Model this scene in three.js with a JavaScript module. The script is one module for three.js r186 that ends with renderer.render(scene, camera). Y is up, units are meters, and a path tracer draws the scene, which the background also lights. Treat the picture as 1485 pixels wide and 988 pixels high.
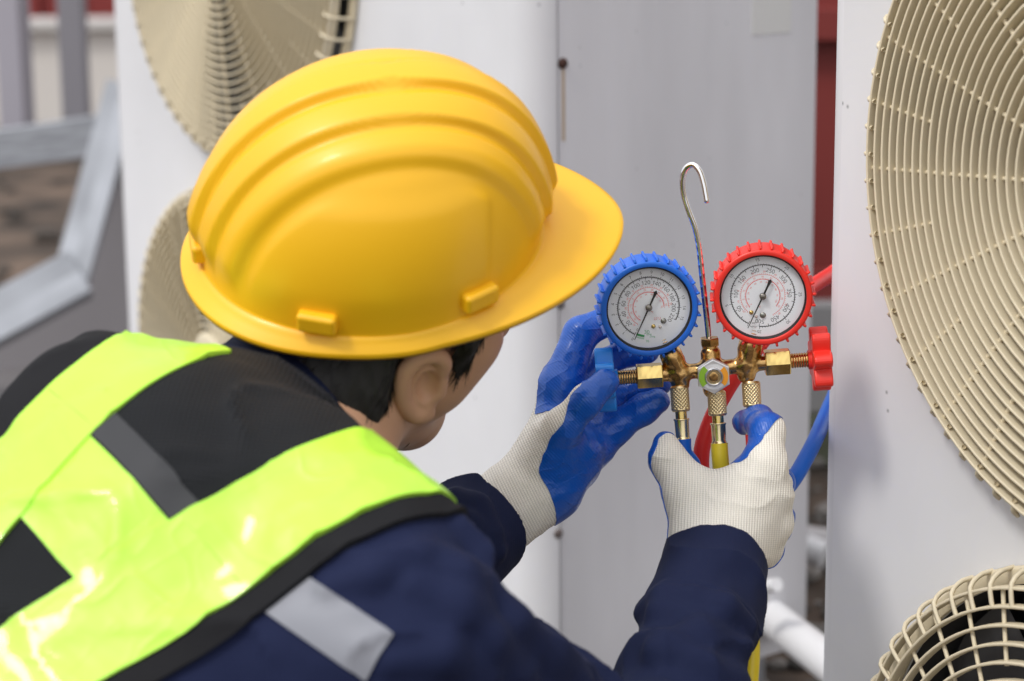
import * as THREE from 'three';
import { RoundedBoxGeometry } from 'three/addons/geometries/RoundedBoxGeometry.js';
import { mergeGeometries } from 'three/addons/utils/BufferGeometryUtils.js';

// ---------------------------------------------------------------- camera, sky, sun, exposure
const scene = new THREE.Scene();
const FPX = 3200, CX = 742.5, CY = 494;
const PITCH = THREE.MathUtils.degToRad(12);
const camera = new THREE.PerspectiveCamera(2 * Math.atan(494 / FPX) * 180 / Math.PI, 1485 / 988, 0.05, 400);
camera.rotation.order = 'YXZ';
camera.position.set(0, 0.95, 0);
camera.rotation.set(-PITCH, 0, -0.0096);
camera.focus = 1.6;
camera.userData.fStop = 5.4;
camera.updateMatrixWorld(true);
scene.add(camera);

const SUN = new THREE.Vector3(-0.46, 0.80, 0.42).normalize();
{
  const W = 256, H = 128, d = new Float32Array(W * H * 4);
  for (let j = 0; j < H; j++) for (let i = 0; i < W; i++) {
    const el = (j + 0.5) / H * Math.PI - Math.PI / 2, az = (i + 0.5) / W * 2 * Math.PI - Math.PI;
    const v = [Math.cos(el) * Math.cos(az), Math.sin(el), Math.cos(el) * Math.sin(az)];
    const c = Math.max(0, v[0] * SUN.x + v[1] * SUN.y + v[2] * SUN.z);
    let L = 0.78 + 0.2 * Math.max(0, v[1]) + 0.8 * Math.pow(c, 5);
    if (v[1] < 0) L = 0.5;
    const o = (j * W + i) * 4;
    d[o] = L * 0.985; d[o + 1] = L * 0.995; d[o + 2] = L * 1.03; d[o + 3] = 1;
  }
  const t = new THREE.DataTexture(d, W, H, THREE.RGBAFormat, THREE.FloatType);
  t.mapping = THREE.EquirectangularReflectionMapping; t.magFilter = THREE.LinearFilter; t.minFilter = THREE.LinearFilter; t.needsUpdate = true;
  scene.background = t; scene.environment = t;
}
const sun = new THREE.DirectionalLight(new THREE.Color(1.0, 0.96, 0.9), 1.3);
sun.position.copy(SUN.clone().multiplyScalar(6)).add(new THREE.Vector3(0, 0.6, -1.6));
sun.target.position.set(0, 0.6, -1.6);
sun.castShadow = true; sun.shadow.radius = 20; sun.shadow.mapSize.set(2048, 2048);
Object.assign(sun.shadow.camera, { left: -3, right: 3, top: 3, bottom: -3, near: 0.5, far: 14 });
scene.add(sun, sun.target);
const EXPOSURE = 1.14;

// ---------------------------------------------------------------- helpers
const V = (x, y, z) => new THREE.Vector3(x, y, z);
const CM = camera.matrixWorld.clone();
// a point at the given depth in front of the camera, named by where the photograph shows it
const P = (px, py, d) => V((px - CX) / FPX * d, -(py - CY) / FPX * d, -d).applyMatrix4(CM);
const camDir = (x, y, z) => V(x, y, z).transformDirection(CM);
const proj = (p) => { const q = p.clone().applyMatrix4(camera.matrixWorldInverse); return [CX + q.x / -q.z * FPX, CY - q.y / -q.z * FPX, -q.z]; };
camera.matrixWorldInverse.copy(CM).invert();
let seed = 7;
const rnd = () => { seed = (seed * 1664525 + 1013904223) >>> 0; return seed / 4294967296; };
const clamp = (x, a, b) => Math.min(b, Math.max(a, x));
const ss = (a, b, x) => { const t = clamp((x - a) / (b - a), 0, 1); return t * t * (3 - 2 * t); };
const hash = (x, y, z) => { let n = (x * 374761393 + y * 668265263 + z * 1274126177) | 0; n = Math.imul(n ^ (n >>> 13), 1274126177); return ((n ^ (n >>> 16)) >>> 0) / 4294967296; };
function noise(x, y, z) {
  const i = Math.floor(x), j = Math.floor(y), k = Math.floor(z);
  let u = x - i, v = y - j, w = z - k; u = u * u * (3 - 2 * u); v = v * v * (3 - 2 * v); w = w * w * (3 - 2 * w);
  const l = (a, b, t) => a + (b - a) * t;
  return l(l(l(hash(i, j, k), hash(i + 1, j, k), u), l(hash(i, j + 1, k), hash(i + 1, j + 1, k), u), v),
    l(l(hash(i, j, k + 1), hash(i + 1, j, k + 1), u), l(hash(i, j + 1, k + 1), hash(i + 1, j + 1, k + 1), u), v), w) * 2 - 1;
}
const fbm = (x, y, z, n = 4) => { let s = 0, a = 0.5; for (let i = 0; i < n; i++) { s += a * noise(x, y, z); x = x * 2.03 + 5.1; y = y * 2.03 + 1.7; z = z * 2.03 + 9.2; a *= 0.5; } return s; };
const used = new Map();
function numbered(n) { const k = used.get(n) || 0; used.set(n, k + 1); return k ? n + '_' + String(k).padStart(3, '0') : n; }
function shadows(o) { o.castShadow = o.receiveShadow = true; return o; }
function tag(o, label, category, group, kind) { Object.assign(o.userData, { label, category }); if (group) o.userData.group = group; if (kind) o.userData.kind = kind; return o; }
function thing(name, pos, label, category, group) { const g = new THREE.Group(); g.name = numbered(name); g.position.copy(pos); scene.add(g); return tag(g, label, category, group); }
// add a mesh whose geometry is given in world axes to a thing that stands (unturned) at its own position
function part(parent, name, geo, mat, label) {
  const m = shadows(new THREE.Mesh(geo, mat)); m.name = name; parent.add(m); if (label) m.userData.label = label;
  return m;
}
function wpart(parent, name, geo, mat, label) {
  let o = V(0, 0, 0); for (let p = parent; p && p !== scene; p = p.parent) o.add(p.position);
  geo.translate(-o.x, -o.y, -o.z);
  return part(parent, name, geo, mat, label);
}
function struct(name, geo, mat) { const m = shadows(new THREE.Mesh(geo, mat)); m.name = numbered(name); m.userData.kind = 'structure'; scene.add(m); return m; }
const M = (c, roughness = 0.6, metalness = 0, extra = {}) => new THREE.MeshPhysicalMaterial({ color: new THREE.Color().setRGB(...c), roughness, metalness, ...extra });
function dataTex(w, h, fn, srgb, rx = 1, ry = 1) {
  const d = new Uint8Array(w * h * 4);
  for (let j = 0; j < h; j++) for (let i = 0; i < w; i++) { const c = fn(i / w, j / h, i, j), o = (j * w + i) * 4; const a = Array.isArray(c) ? c : [c, c, c]; for (let k = 0; k < 3; k++) d[o + k] = clamp(Math.round(a[k] * 255), 0, 255); d[o + 3] = 255; }
  const t = new THREE.DataTexture(d, w, h); t.magFilter = THREE.LinearFilter; t.minFilter = THREE.LinearMipmapLinearFilter; t.wrapS = t.wrapT = THREE.RepeatWrapping; t.repeat.set(rx, ry);
  if (srgb) t.colorSpace = THREE.SRGBColorSpace; t.needsUpdate = true; return t;
}
const pnoise = (u, v, f, z) => { // periodic in u and v
  const a = u * Math.PI * 2, b = v * Math.PI * 2, r = f / (Math.PI * 2);
  return noise(Math.cos(a) * r + 20 + z, Math.sin(a) * r + 40 + Math.cos(b) * r * 1.7, Math.sin(b) * r * 1.7 + 7 + z);
};
const merge = (a) => mergeGeometries(a.map((g) => { const q = g.index ? g.toNonIndexed() : g; for (const k of Object.keys(q.attributes)) if (!['position', 'normal', 'uv'].includes(k)) q.deleteAttribute(k); return q; }), false);
function cyl(a, b, r0, r1 = r0, seg = 24, open = false) { // cylinder from a to b
  const d = b.clone().sub(a), g = new THREE.CylinderGeometry(r1, r0, d.length(), seg, 1, open);
  g.applyQuaternion(new THREE.Quaternion().setFromUnitVectors(V(0, 1, 0), d.clone().normalize()));
  const c = a.clone().add(b).multiplyScalar(0.5); g.translate(c.x, c.y, c.z); return g;
}
function orient(g, a, dir) { g.applyQuaternion(new THREE.Quaternion().setFromUnitVectors(V(0, 1, 0), dir.clone().normalize())); g.translate(a.x, a.y, a.z); return g; }
const lathe = (pts, seg = 48) => new THREE.LatheGeometry(pts.map((p) => new THREE.Vector2(p[0], p[1])), seg);
function tube(pts, r, seg = 80, rad = 16) { return new THREE.TubeGeometry(new THREE.CatmullRomCurve3(pts, false, 'centripetal'), seg, r, rad, false); }

// ---- distance fields and their meshing
const cone = (a, b, ra, rb = ra) => {
  const ax = a.x, ay = a.y, az = a.z, bx = b.x - ax, by = b.y - ay, bz = b.z - az, L = 1 / Math.max(1e-9, bx * bx + by * by + bz * bz), dr = rb - ra;
  return (x, y, z) => {
    const px = x - ax, py = y - ay, pz = z - az; let t = (px * bx + py * by + pz * bz) * L; t = t < 0 ? 0 : t > 1 ? 1 : t;
    const qx = px - bx * t, qy = py - by * t, qz = pz - bz * t; return Math.sqrt(qx * qx + qy * qy + qz * qz) - ra - dr * t;
  };
};
const ell = (c, ax, ay, az, rx, ry, rz) => (x, y, z) => {
  const dx = x - c.x, dy = y - c.y, dz = z - c.z;
  const a = (dx * ax.x + dy * ax.y + dz * ax.z) / rx, b = (dx * ay.x + dy * ay.y + dz * ay.z) / ry, e = (dx * az.x + dy * az.y + dz * az.z) / rz;
  const k0 = Math.sqrt(a * a + b * b + e * e), k1 = Math.sqrt(a * a / rx / rx + b * b / ry / ry + e * e / rz / rz);
  return k1 < 1e-9 ? -Math.min(rx, ry, rz) : k0 * (k0 - 1) / k1;
};
const smin = (a, b, k) => { const h = Math.max(k - Math.abs(a - b), 0) / k; return Math.min(a, b) - h * h * k * 0.25; };
const smax = (a, b, k) => -smin(-a, -b, k);
const blend = (fs, k) => (x, y, z) => { let d = fs[0](x, y, z); for (let i = 1; i < fs.length; i++) d = smin(d, fs[i](x, y, z), k); return d; };
function surface(f, lo, hi, h, uvf) {
  const nx = Math.ceil((hi.x - lo.x) / h) + 1, ny = Math.ceil((hi.y - lo.y) / h) + 1, nz = Math.ceil((hi.z - lo.z) / h) + 1, B = 6;
  const G = new Float32Array(nx * ny * nz), id = (i, j, k) => (k * ny + j) * nx + i;
  for (let k0 = 0; k0 < nz; k0 += B) for (let j0 = 0; j0 < ny; j0 += B) for (let i0 = 0; i0 < nx; i0 += B) {
    const c = f(lo.x + (i0 + B / 2) * h, lo.y + (j0 + B / 2) * h, lo.z + (k0 + B / 2) * h), far = Math.abs(c) > B * h * 1.6;
    for (let k = k0; k < Math.min(nz, k0 + B); k++) for (let j = j0; j < Math.min(ny, j0 + B); j++) for (let i = i0; i < Math.min(nx, i0 + B); i++)
      G[id(i, j, k)] = far ? c : f(lo.x + i * h, lo.y + j * h, lo.z + k * h);
  }
  const at = new Int32Array(nx * ny * nz).fill(-1), pos = [];
  const cor = [[0, 0, 0], [1, 0, 0], [0, 1, 0], [1, 1, 0], [0, 0, 1], [1, 0, 1], [0, 1, 1], [1, 1, 1]], ed = [[0, 1], [2, 3], [4, 5], [6, 7], [0, 2], [1, 3], [4, 6], [5, 7], [0, 4], [1, 5], [2, 6], [3, 7]];
  const v = new Float64Array(8);
  for (let k = 0; k < nz - 1; k++) for (let j = 0; j < ny - 1; j++) for (let i = 0; i < nx - 1; i++) {
    let m = 0; for (let c = 0; c < 8; c++) { v[c] = G[id(i + cor[c][0], j + cor[c][1], k + cor[c][2])]; if (v[c] < 0) m |= 1 << c; }
    if (!m || m === 255) continue;
    let x = 0, y = 0, z = 0, n = 0;
    for (const [a, b] of ed) if ((v[a] < 0) !== (v[b] < 0)) { const t = v[a] / (v[a] - v[b]); x += cor[a][0] + (cor[b][0] - cor[a][0]) * t; y += cor[a][1] + (cor[b][1] - cor[a][1]) * t; z += cor[a][2] + (cor[b][2] - cor[a][2]) * t; n++; }
    at[id(i, j, k)] = pos.length / 3; pos.push(lo.x + (i + x / n) * h, lo.y + (j + y / n) * h, lo.z + (k + z / n) * h);
  }
  const nv = pos.length / 3, nor = new Float32Array(nv * 3), uv = new Float32Array(nv * 2), e = h * 0.35;
  for (let q = 0; q < nv; q++) {
    let [x, y, z] = [pos[3 * q], pos[3 * q + 1], pos[3 * q + 2]], gx, gy, gz;
    for (let it = 0; it < 2; it++) {
      gx = f(x + e, y, z) - f(x - e, y, z); gy = f(x, y + e, z) - f(x, y - e, z); gz = f(x, y, z + e) - f(x, y, z - e);
      const l = Math.hypot(gx, gy, gz) || 1e-9; gx /= l; gy /= l; gz /= l;
      if (it < 1) { const s = clamp(f(x, y, z) * 2 * e / l, -h * 0.6, h * 0.6); x -= gx * s; y -= gy * s; z -= gz * s; }
    }
    pos[3 * q] = x; pos[3 * q + 1] = y; pos[3 * q + 2] = z; nor[3 * q] = gx; nor[3 * q + 1] = gy; nor[3 * q + 2] = gz;
    if (uvf) { const t = uvf(x, y, z); uv[2 * q] = t[0]; uv[2 * q + 1] = t[1]; } else { uv[2 * q] = x + z * 0.7; uv[2 * q + 1] = y + z * 0.3; }
  }
  const idx = [];
  const quad = (a, b, c, d, flip) => { if (a < 0 || b < 0 || c < 0 || d < 0) return; if (flip) idx.push(a, c, b, a, d, c); else idx.push(a, b, c, a, c, d); };
  for (let k = 1; k < nz - 1; k++) for (let j = 1; j < ny - 1; j++) for (let i = 1; i < nx - 1; i++) {
    const s = G[id(i, j, k)] < 0;
    if (s !== G[id(i + 1, j, k)] < 0) quad(at[id(i, j - 1, k - 1)], at[id(i, j, k - 1)], at[id(i, j, k)], at[id(i, j - 1, k)], !s);
    if (s !== G[id(i, j + 1, k)] < 0) quad(at[id(i - 1, j, k - 1)], at[id(i - 1, j, k)], at[id(i, j, k)], at[id(i, j, k - 1)], !s);
    if (s !== G[id(i, j, k + 1)] < 0) quad(at[id(i - 1, j - 1, k)], at[id(i, j - 1, k)], at[id(i, j, k)], at[id(i - 1, j, k)], !s);
  }
  const g = new THREE.BufferGeometry();
  g.setAttribute('position', new THREE.BufferAttribute(new Float32Array(pos), 3)); g.setAttribute('normal', new THREE.BufferAttribute(nor, 3)); g.setAttribute('uv', new THREE.BufferAttribute(uv, 2)); g.setIndex(idx);
  return g;
}
// keeps the side of an indexed geometry where field(x, y, z) > 0, cutting triangles along the boundary
function cut(g, field) {
  const p = g.attributes.position.array, n = g.attributes.normal.array, u = g.attributes.uv.array, ix = g.index.array, nv = p.length / 3;
  const fv = new Float64Array(nv); for (let i = 0; i < nv; i++) fv[i] = field(p[3 * i], p[3 * i + 1], p[3 * i + 2], i);
  const map = new Int32Array(nv).fill(-1), P2 = [], N2 = [], U2 = [], I2 = [], ec = new Map();
  const keep = (i) => { if (map[i] < 0) { map[i] = P2.length / 3; P2.push(p[3 * i], p[3 * i + 1], p[3 * i + 2]); N2.push(n[3 * i], n[3 * i + 1], n[3 * i + 2]); U2.push(u[2 * i], u[2 * i + 1]); } return map[i]; };
  const mid = (a, b) => { const k = a < b ? a * nv + b : b * nv + a; let r = ec.get(k); if (r === undefined) { const t = fv[a] / (fv[a] - fv[b]); r = P2.length / 3; for (let c = 0; c < 3; c++) { P2.push(p[3 * a + c] + (p[3 * b + c] - p[3 * a + c]) * t); N2.push(n[3 * a + c] + (n[3 * b + c] - n[3 * a + c]) * t); } for (let c = 0; c < 2; c++) U2.push(u[2 * a + c] + (u[2 * b + c] - u[2 * a + c]) * t); ec.set(k, r); } return r; };
  for (let t = 0; t < ix.length; t += 3) {
    const poly = [];
    for (let e = 0; e < 3; e++) { const a = ix[t + e], b = ix[t + (e + 1) % 3]; if (fv[a] > 0) poly.push(keep(a)); if ((fv[a] > 0) !== (fv[b] > 0)) poly.push(mid(a, b)); }
    for (let e = 1; e + 1 < poly.length; e++) I2.push(poly[0], poly[e], poly[e + 1]);
  }
  const r = new THREE.BufferGeometry();
  r.setAttribute('position', new THREE.BufferAttribute(new Float32Array(P2), 3)); r.setAttribute('normal', new THREE.BufferAttribute(new Float32Array(N2), 3)); r.setAttribute('uv', new THREE.BufferAttribute(new Float32Array(U2), 2)); r.setIndex(I2);
  return r;
}
// moves a surface out along its normals and closes its open edges down to a thickness
function shell(g, out, thick) {
  const p = g.attributes.position.array.slice(), n = g.attributes.normal.array, ix = Array.from(g.index.array), nv = p.length / 3;
  for (let i = 0; i < p.length; i++) p[i] += n[i] * (typeof out === 'function' ? out(g.attributes.position.array[i - i % 3], g.attributes.position.array[i - i % 3 + 1], g.attributes.position.array[i - i % 3 + 2]) : out);
  const cnt = new Map();
  for (let t = 0; t < ix.length; t += 3) for (let e = 0; e < 3; e++) { const a = ix[t + e], b = ix[t + (e + 1) % 3], k = Math.min(a, b) * nv + Math.max(a, b); cnt.set(k, cnt.has(k) ? null : [a, b]); }
  const P2 = Array.from(p), N2 = Array.from(n), U2 = Array.from(g.attributes.uv.array);
  for (const ab of cnt.values()) if (ab) {
    const [a, b] = ab, s = P2.length / 3, ex = p[3 * b] - p[3 * a], ey = p[3 * b + 1] - p[3 * a + 1], ez = p[3 * b + 2] - p[3 * a + 2];
    let qx = ey * n[3 * a + 2] - ez * n[3 * a + 1], qy = ez * n[3 * a] - ex * n[3 * a + 2], qz = ex * n[3 * a + 1] - ey * n[3 * a]; const l = Math.hypot(qx, qy, qz) || 1; qx /= l; qy /= l; qz /= l;
    for (const i of [a, b]) for (const d of [0, thick]) { P2.push(p[3 * i] - n[3 * i] * d, p[3 * i + 1] - n[3 * i + 1] * d, p[3 * i + 2] - n[3 * i + 2] * d); N2.push(qx, qy, qz); U2.push(g.attributes.uv.array[2 * i], g.attributes.uv.array[2 * i + 1]); }
    ix.push(s, s + 1, s + 2, s + 1, s + 3, s + 2);
  }
  const r = new THREE.BufferGeometry();
  r.setAttribute('position', new THREE.BufferAttribute(new Float32Array(P2), 3)); r.setAttribute('normal', new THREE.BufferAttribute(new Float32Array(N2), 3)); r.setAttribute('uv', new THREE.BufferAttribute(new Float32Array(U2), 2)); r.setIndex(ix);
  return r;
}
const plane = (pt, dir, off = 0) => { const d = dir.clone().normalize(), c = d.dot(pt) + off; return (x, y, z) => d.x * x + d.y * y + d.z * z - c; };   // > 0 beyond the plane
function hit(f, px, py, d0 = 0.9, d1 = 2.2) { // where the line of sight meets a field's surface
  const a = P(px, py, d0), b = P(px, py, d1), D = b.clone().sub(a), L = D.length(); D.normalize(); let t = 0;
  for (let i = 0; i < 200 && t < L; i++) { const q = a.clone().addScaledVector(D, t), v = f(q.x, q.y, q.z); if (v < 2e-4) return q; t += Math.max(2e-4, v * 0.7); }
  return null;
}

// ---------------------------------------------------------------- materials
const paintTex = dataTex(512, 512, (u, v) => {
  const streak = fbm(u * 34, v * 3, 3, 3), blot = fbm(u * 5, v * 5, 1, 4), spk = hash(Math.floor(u * 512), Math.floor(v * 512), 3) > 0.99985 ? -0.35 : 0;
  const s = 0.925 + 0.006 * streak + 0.055 * blot + spk; return [s, s * 1.0, s * 1.005];
}, true);
const paint = M([0.86, 0.86, 0.87], 0.42, 0, { map: paintTex, clearcoat: 0.15, clearcoatRoughness: 0.3 });
const paintSide = M([0.78, 0.775, 0.79], 0.5, 0, { map: paintTex });
const beige = M([0.70, 0.615, 0.445], 0.5);
const black = M([0.012, 0.012, 0.013], 0.6);
const darkGrey = M([0.05, 0.05, 0.055], 0.55);
const brassTex = dataTex(256, 256, (u, v) => { const n = 0.86 + 0.1 * pnoise(u, v, 12, 2) + 0.06 * pnoise(u, v, 40, 5); return [n, n * 0.97, n * 0.9]; }, true, 8, 8);
const brass = M([0.95, 0.74, 0.32], 0.2, 1, { map: brassTex });
const brassDark = M([0.84, 0.55, 0.25], 0.26, 1, { map: brassTex });
const brassPale = M([0.86, 0.72, 0.42], 0.22, 1);
const chrome = M([0.95, 0.95, 0.96], 0.06, 1);
const steel = M([0.62, 0.62, 0.63], 0.3, 1);
const blueRubber = M([0.015, 0.155, 0.72], 0.38);
const redRubber = M([0.86, 0.035, 0.022], 0.38);
const blueHoseM = M([0.006, 0.105, 0.5], 0.34, 0, { specularIntensity: 0.55 }), redHoseM = M([0.88, 0.045, 0.038], 0.4, 0, { specularIntensity: 0.55 }), yellowHoseM = M([0.86, 0.66, 0.03], 0.36);

// ---------------------------------------------------------------- ground and far surroundings
{
  const gt = dataTex(512, 512, (u, v) => { const n = 0.5 + 0.55 * fbm(u * 16, v * 16, 1, 5); return [0.4 * n + 0.1, 0.34 * n + 0.08, 0.3 * n + 0.06]; }, true, 130, 130);
  const g = new THREE.PlaneGeometry(260, 260); g.rotateX(-Math.PI / 2);
  struct('ground', g, M([1, 1, 1], 0.95, 0, { map: gt }));
}

// ---------------------------------------------------------------- outdoor units
const TH = THREE.MathUtils.degToRad(54);
function ringGeo(r, z0, depth, thick, seg) { const a = thick / 2, c = 0.0006; return lathe([[r - a, z0], [r - a, z0 + depth - c], [r - a + c, z0 + depth], [r + a - c, z0 + depth], [r + a, z0 + depth - c], [r + a, z0], [r - a, z0]], seg); }
const guardCache = new Map();
function buildGuard(unit, cx, cy, R, spec, label) {
  const g = new THREE.Group(); g.name = 'fan_guard'; g.position.set(cx, cy, 0); g.rotation.x = Math.PI / 2; unit.add(g); if (label) g.userData.label = label;
  // local axes of the guard: y points out of the front panel
  const H = spec.height, dome = (r) => H + spec.dome * (1 - (r / R) ** 2);
  for (let r = R - 0.003; r > 0.038; r -= spec.pitch) part(g, 'ring', ringGeo(r, dome(r) - spec.depth, spec.depth, 0.0023, r > 0.15 ? 112 : 72), beige);
  part(g, 'base_ring', lathe([[R - 0.004, 0.001], [R - 0.004, 0.005], [R + 0.006, 0.006], [R + 0.0085, 0.004], [R + 0.0085, 0.001]], 128), beige);
  const clip = [];
  const n = spec.clips;
  for (let i = 0; i < n; i++) {
    const a = i / n * Math.PI * 2 + 0.02, pts = [V(R + 0.008, 0.003, 0), V(R + 0.007, H * 0.55, 0), V(R + 0.001, H * 0.95, 0), V(R - 0.008, H + 0.001, 0), V(R - spec.pitch - 0.003, dome(R - spec.pitch) - 0.001, 0)];
    if (spec.flush) pts.splice(0, 5, V(R + 0.0085, H - 0.011, 0), V(R + 0.002, H - 0.004, 0), V(R - 0.006, H - 0.002, 0));
    const t = new THREE.TubeGeometry(new THREE.CatmullRomCurve3(pts), 8, 0.0019, 5); t.rotateY(a); clip.push(t);
  }
  part(g, 'rim_clips', merge(clip), beige);
  for (let i = 0; i < 16; i++) for (const half of [0, 1]) {
    const a = (i + half * 0.5) / 16 * Math.PI * 2 + spec.turn, r0 = half ? R * 0.72 : 0.034, pts = []; for (let k = 0; k <= 6; k++) { const r = r0 + (R - 0.003 - r0) * k / 6; pts.push(V(r, dome(r) - 0.0055, 0)); }
    const t = new THREE.TubeGeometry(new THREE.CatmullRomCurve3(pts), 12, 0.0017, 6); t.rotateY(a); part(g, 'spoke', t, beige);
  }
  part(g, 'hub_cap', lathe([[0.0001, dome(0) + 0.003], [0.03, dome(0) + 0.002], [0.036, dome(0) - 0.003], [0.037, dome(0) - 0.012]], 48), beige);
}
function buildFan(unit, cx, cy, R) {
  const s = lathe([[R, 0], [R - 0.004, -0.02], [R - 0.006, -0.12]], 96); s.rotateX(Math.PI / 2); s.translate(cx, cy, 0);
  part(unit, 'fan_shroud', s, darkGrey);
  const fan = new THREE.Group(); fan.name = 'fan'; fan.position.set(cx, cy, -0.05); unit.add(fan);
  const hub = lathe([[0.0001, 0.03], [0.05, 0.028], [0.06, 0.02], [0.06, -0.05]], 40); hub.rotateX(Math.PI / 2); part(fan, 'hub', hub, black);
  for (let b = 0; b < 3; b++) {
    const nu = 12, nvv = 12, g = new THREE.PlaneGeometry(1, 1, nu, nvv), q = g.attributes.position;
    for (let i = 0; i < q.count; i++) { const u = q.getX(i) + 0.5, v = q.getY(i) + 0.5, r = 0.05 + (R - 0.065) * v, a = (u - 0.5) * (1.15 + 0.35 * v) + v * 0.35; q.setXYZ(i, r * Math.cos(a), r * Math.sin(a), (u - 0.5) * -0.07 + 0.01 * Math.sin(u * Math.PI)); }
    g.computeVertexNormals(); g.rotateZ(b * 2.0944 + 0.4); part(fan, 'blade', g, darkGrey);
  }
}
function buildUnit(o) { // local axes: x along the front from its left edge, y up, z out of the front
  const t = thing('outdoor_unit', o.at, o.label, 'air conditioner', o.group); t.rotation.y = -(o.turn);
  const W = o.w, H = o.h, D = o.d, r = o.r, sh = new THREE.Shape();
  // front panel with its openings
  sh.moveTo(r, 0); sh.lineTo(W - r, 0); sh.lineTo(W - r, H); sh.lineTo(r, H); sh.closePath();
  for (const f of o.fans) { const h = new THREE.Path(); h.absarc(f[0], f[1], f[2] - 0.004, 0, Math.PI * 2, true); sh.holes.push(h); }
  const fg = new THREE.ExtrudeGeometry(sh, { depth: 0.0015, bevelEnabled: false, curveSegments: 96 }); fg.translate(0, 0, -0.0015);
  part(t, 'front_panel', fg, paint);
  // rounded corner posts and sides
  const corner = (x0, a0, px, right) => {
    const g = [], n = 14, pts = [];
    for (let i = 0; i <= n; i++) { const a = a0 + (i / n) * Math.PI / 2; pts.push([x0 + r * Math.cos(a), -r + r * Math.sin(a)]); }
    if (right) { pts.reverse(); pts.push([W, -o.lip]); } else { pts.reverse(); pts.reverse(); pts.push([0, -o.lip]); }
    const pos = [], nor = [], uv = [], idx = []; let L = 0;
    pts.forEach((q, i) => {
      if (i) L += Math.hypot(q[0] - pts[i - 1][0], q[1] - pts[i - 1][1]);
      let nx = (q[0] - x0) / r, nz = (q[1] + r) / r; if (i === pts.length - 1) { nx = right ? 1 : -1; nz = 0; } const l = Math.hypot(nx, nz) || 1;
      for (const y of [0, H]) { pos.push(q[0], y, q[1]); nor.push(nx / l, 0, nz / l); uv.push(L + 0.3, y); }
      if (i) { const s = i * 2; right ? idx.push(s - 2, s, s - 1, s, s + 1, s - 1) : idx.push(s - 2, s - 1, s, s, s - 1, s + 1); }
    });
    const b = new THREE.BufferGeometry(); b.setAttribute('position', new THREE.Float32BufferAttribute(pos, 3)); b.setAttribute('normal', new THREE.Float32BufferAttribute(nor, 3)); b.setAttribute('uv', new THREE.Float32BufferAttribute(uv, 2)); b.setIndex(idx);
    part(t, 'corner_panel', b, paint);
  };
  corner(r, Math.PI / 2, 0, false); corner(W - r, 0, 0, true);
  const box = (w, h, d, x, y, z) => { const g = new THREE.BoxGeometry(w, h, d); g.translate(x, y, z); return g; };
  const sideGeo = (x, s) => { const g = new RoundedBoxGeometry(0.004, H - 0.002, D - o.lip - 0.002, 2, 0.0012); g.translate(x, H / 2, -o.lip - 0.0012 - (D - o.lip) / 2); return g; };
  part(t, 'side_panel', sideGeo(W - 0.0035, 1), o.sideMat || paintSide); part(t, 'side_panel', sideGeo(0.0035, -1), paintSide);
  part(t, 'rear_coil', box(W - 0.03, H - 0.04, 0.03, W / 2, H / 2, -D + 0.02), darkGrey);
  part(t, 'top_panel', box(W + 0.004, 0.02, D + 0.004, W / 2, H + 0.0101, -D / 2), paint);
  part(t, 'base_pan', box(W - 0.01, 0.03, D - 0.01, W / 2, -0.016, -D / 2), paintSide);
  part(t, 'divider', box(W - 0.02, H - 0.02, 0.004, W / 2, H / 2, -0.19), black);
  for (const f of o.fans) { buildFan(t, f[0], f[1], f[2]); buildGuard(t, f[0], f[1], f[2], f[3]); }
  for (const x of [0.12, W - 0.12]) part(t, 'foot', box(0.06, o.at.y - 0.032, D + 0.04, x, -0.0315 - (o.at.y - 0.032) / 2, -D / 2), M([0.3, 0.3, 0.31], 0.5, 0.3));
  return t;
}
const dirR = V(Math.cos(TH), 0, Math.sin(TH)), outN = V(-Math.sin(TH), 0, Math.cos(TH));
const UNIT_Y = 0.115;
// the unit behind: its right front corner is the near vertical edge behind the worker's helmet
const bgW = 0.925, bgCorner = P(768, 470, 2.2); 
const bgAt = bgCorner.clone().addScaledVector(dirR, -bgW); bgAt.y = UNIT_Y;
const bgUnit = buildUnit({
  at: bgAt, turn: TH, w: bgW, h: 1.3, d: 0.388, r: 0.035, lip: 0.036, label: 'white twin-fan outdoor unit behind the worker, rusty screws on its grey side panel', group: 'twin-fan outdoor units',
  fans: [[0.372, 0.75, 0.245, { height: 0.03, dome: 0.012, pitch: 0.0098, depth: 0.0125, clips: 64, turn: 0.02 }], [0.318, 0.255, 0.205, { height: 0.03, dome: 0.012, pitch: 0.0098, depth: 0.0125, clips: 64, turn: 0.02 }]],
});
const THR = THREE.MathUtils.degToRad(58);
const ruEdge = P(1189, 494, 1.69); const ruAt = ruEdge.clone(); ruAt.y = 0.06;
const rightUnit = buildUnit({
  at: ruAt, turn: THR, w: 0.94, h: 1.25, d: 0.37, r: 0.02, lip: 0.04, label: 'white twin-fan outdoor unit beside the red valve knob, cut off by the picture edge', group: 'twin-fan outdoor units',
  fans: [[0.321, 0.694, 0.248, { height: 0.024, dome: 0.012, pitch: 0.0088, depth: 0.0125, clips: 80, turn: 0.06, flush: true }], [0.284, 0.217, 0.2, { height: 0.028, dome: 0.02, pitch: 0.0125, depth: 0.008, clips: 60, turn: 0.1 }]],
});
renderUnitDetails();
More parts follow.
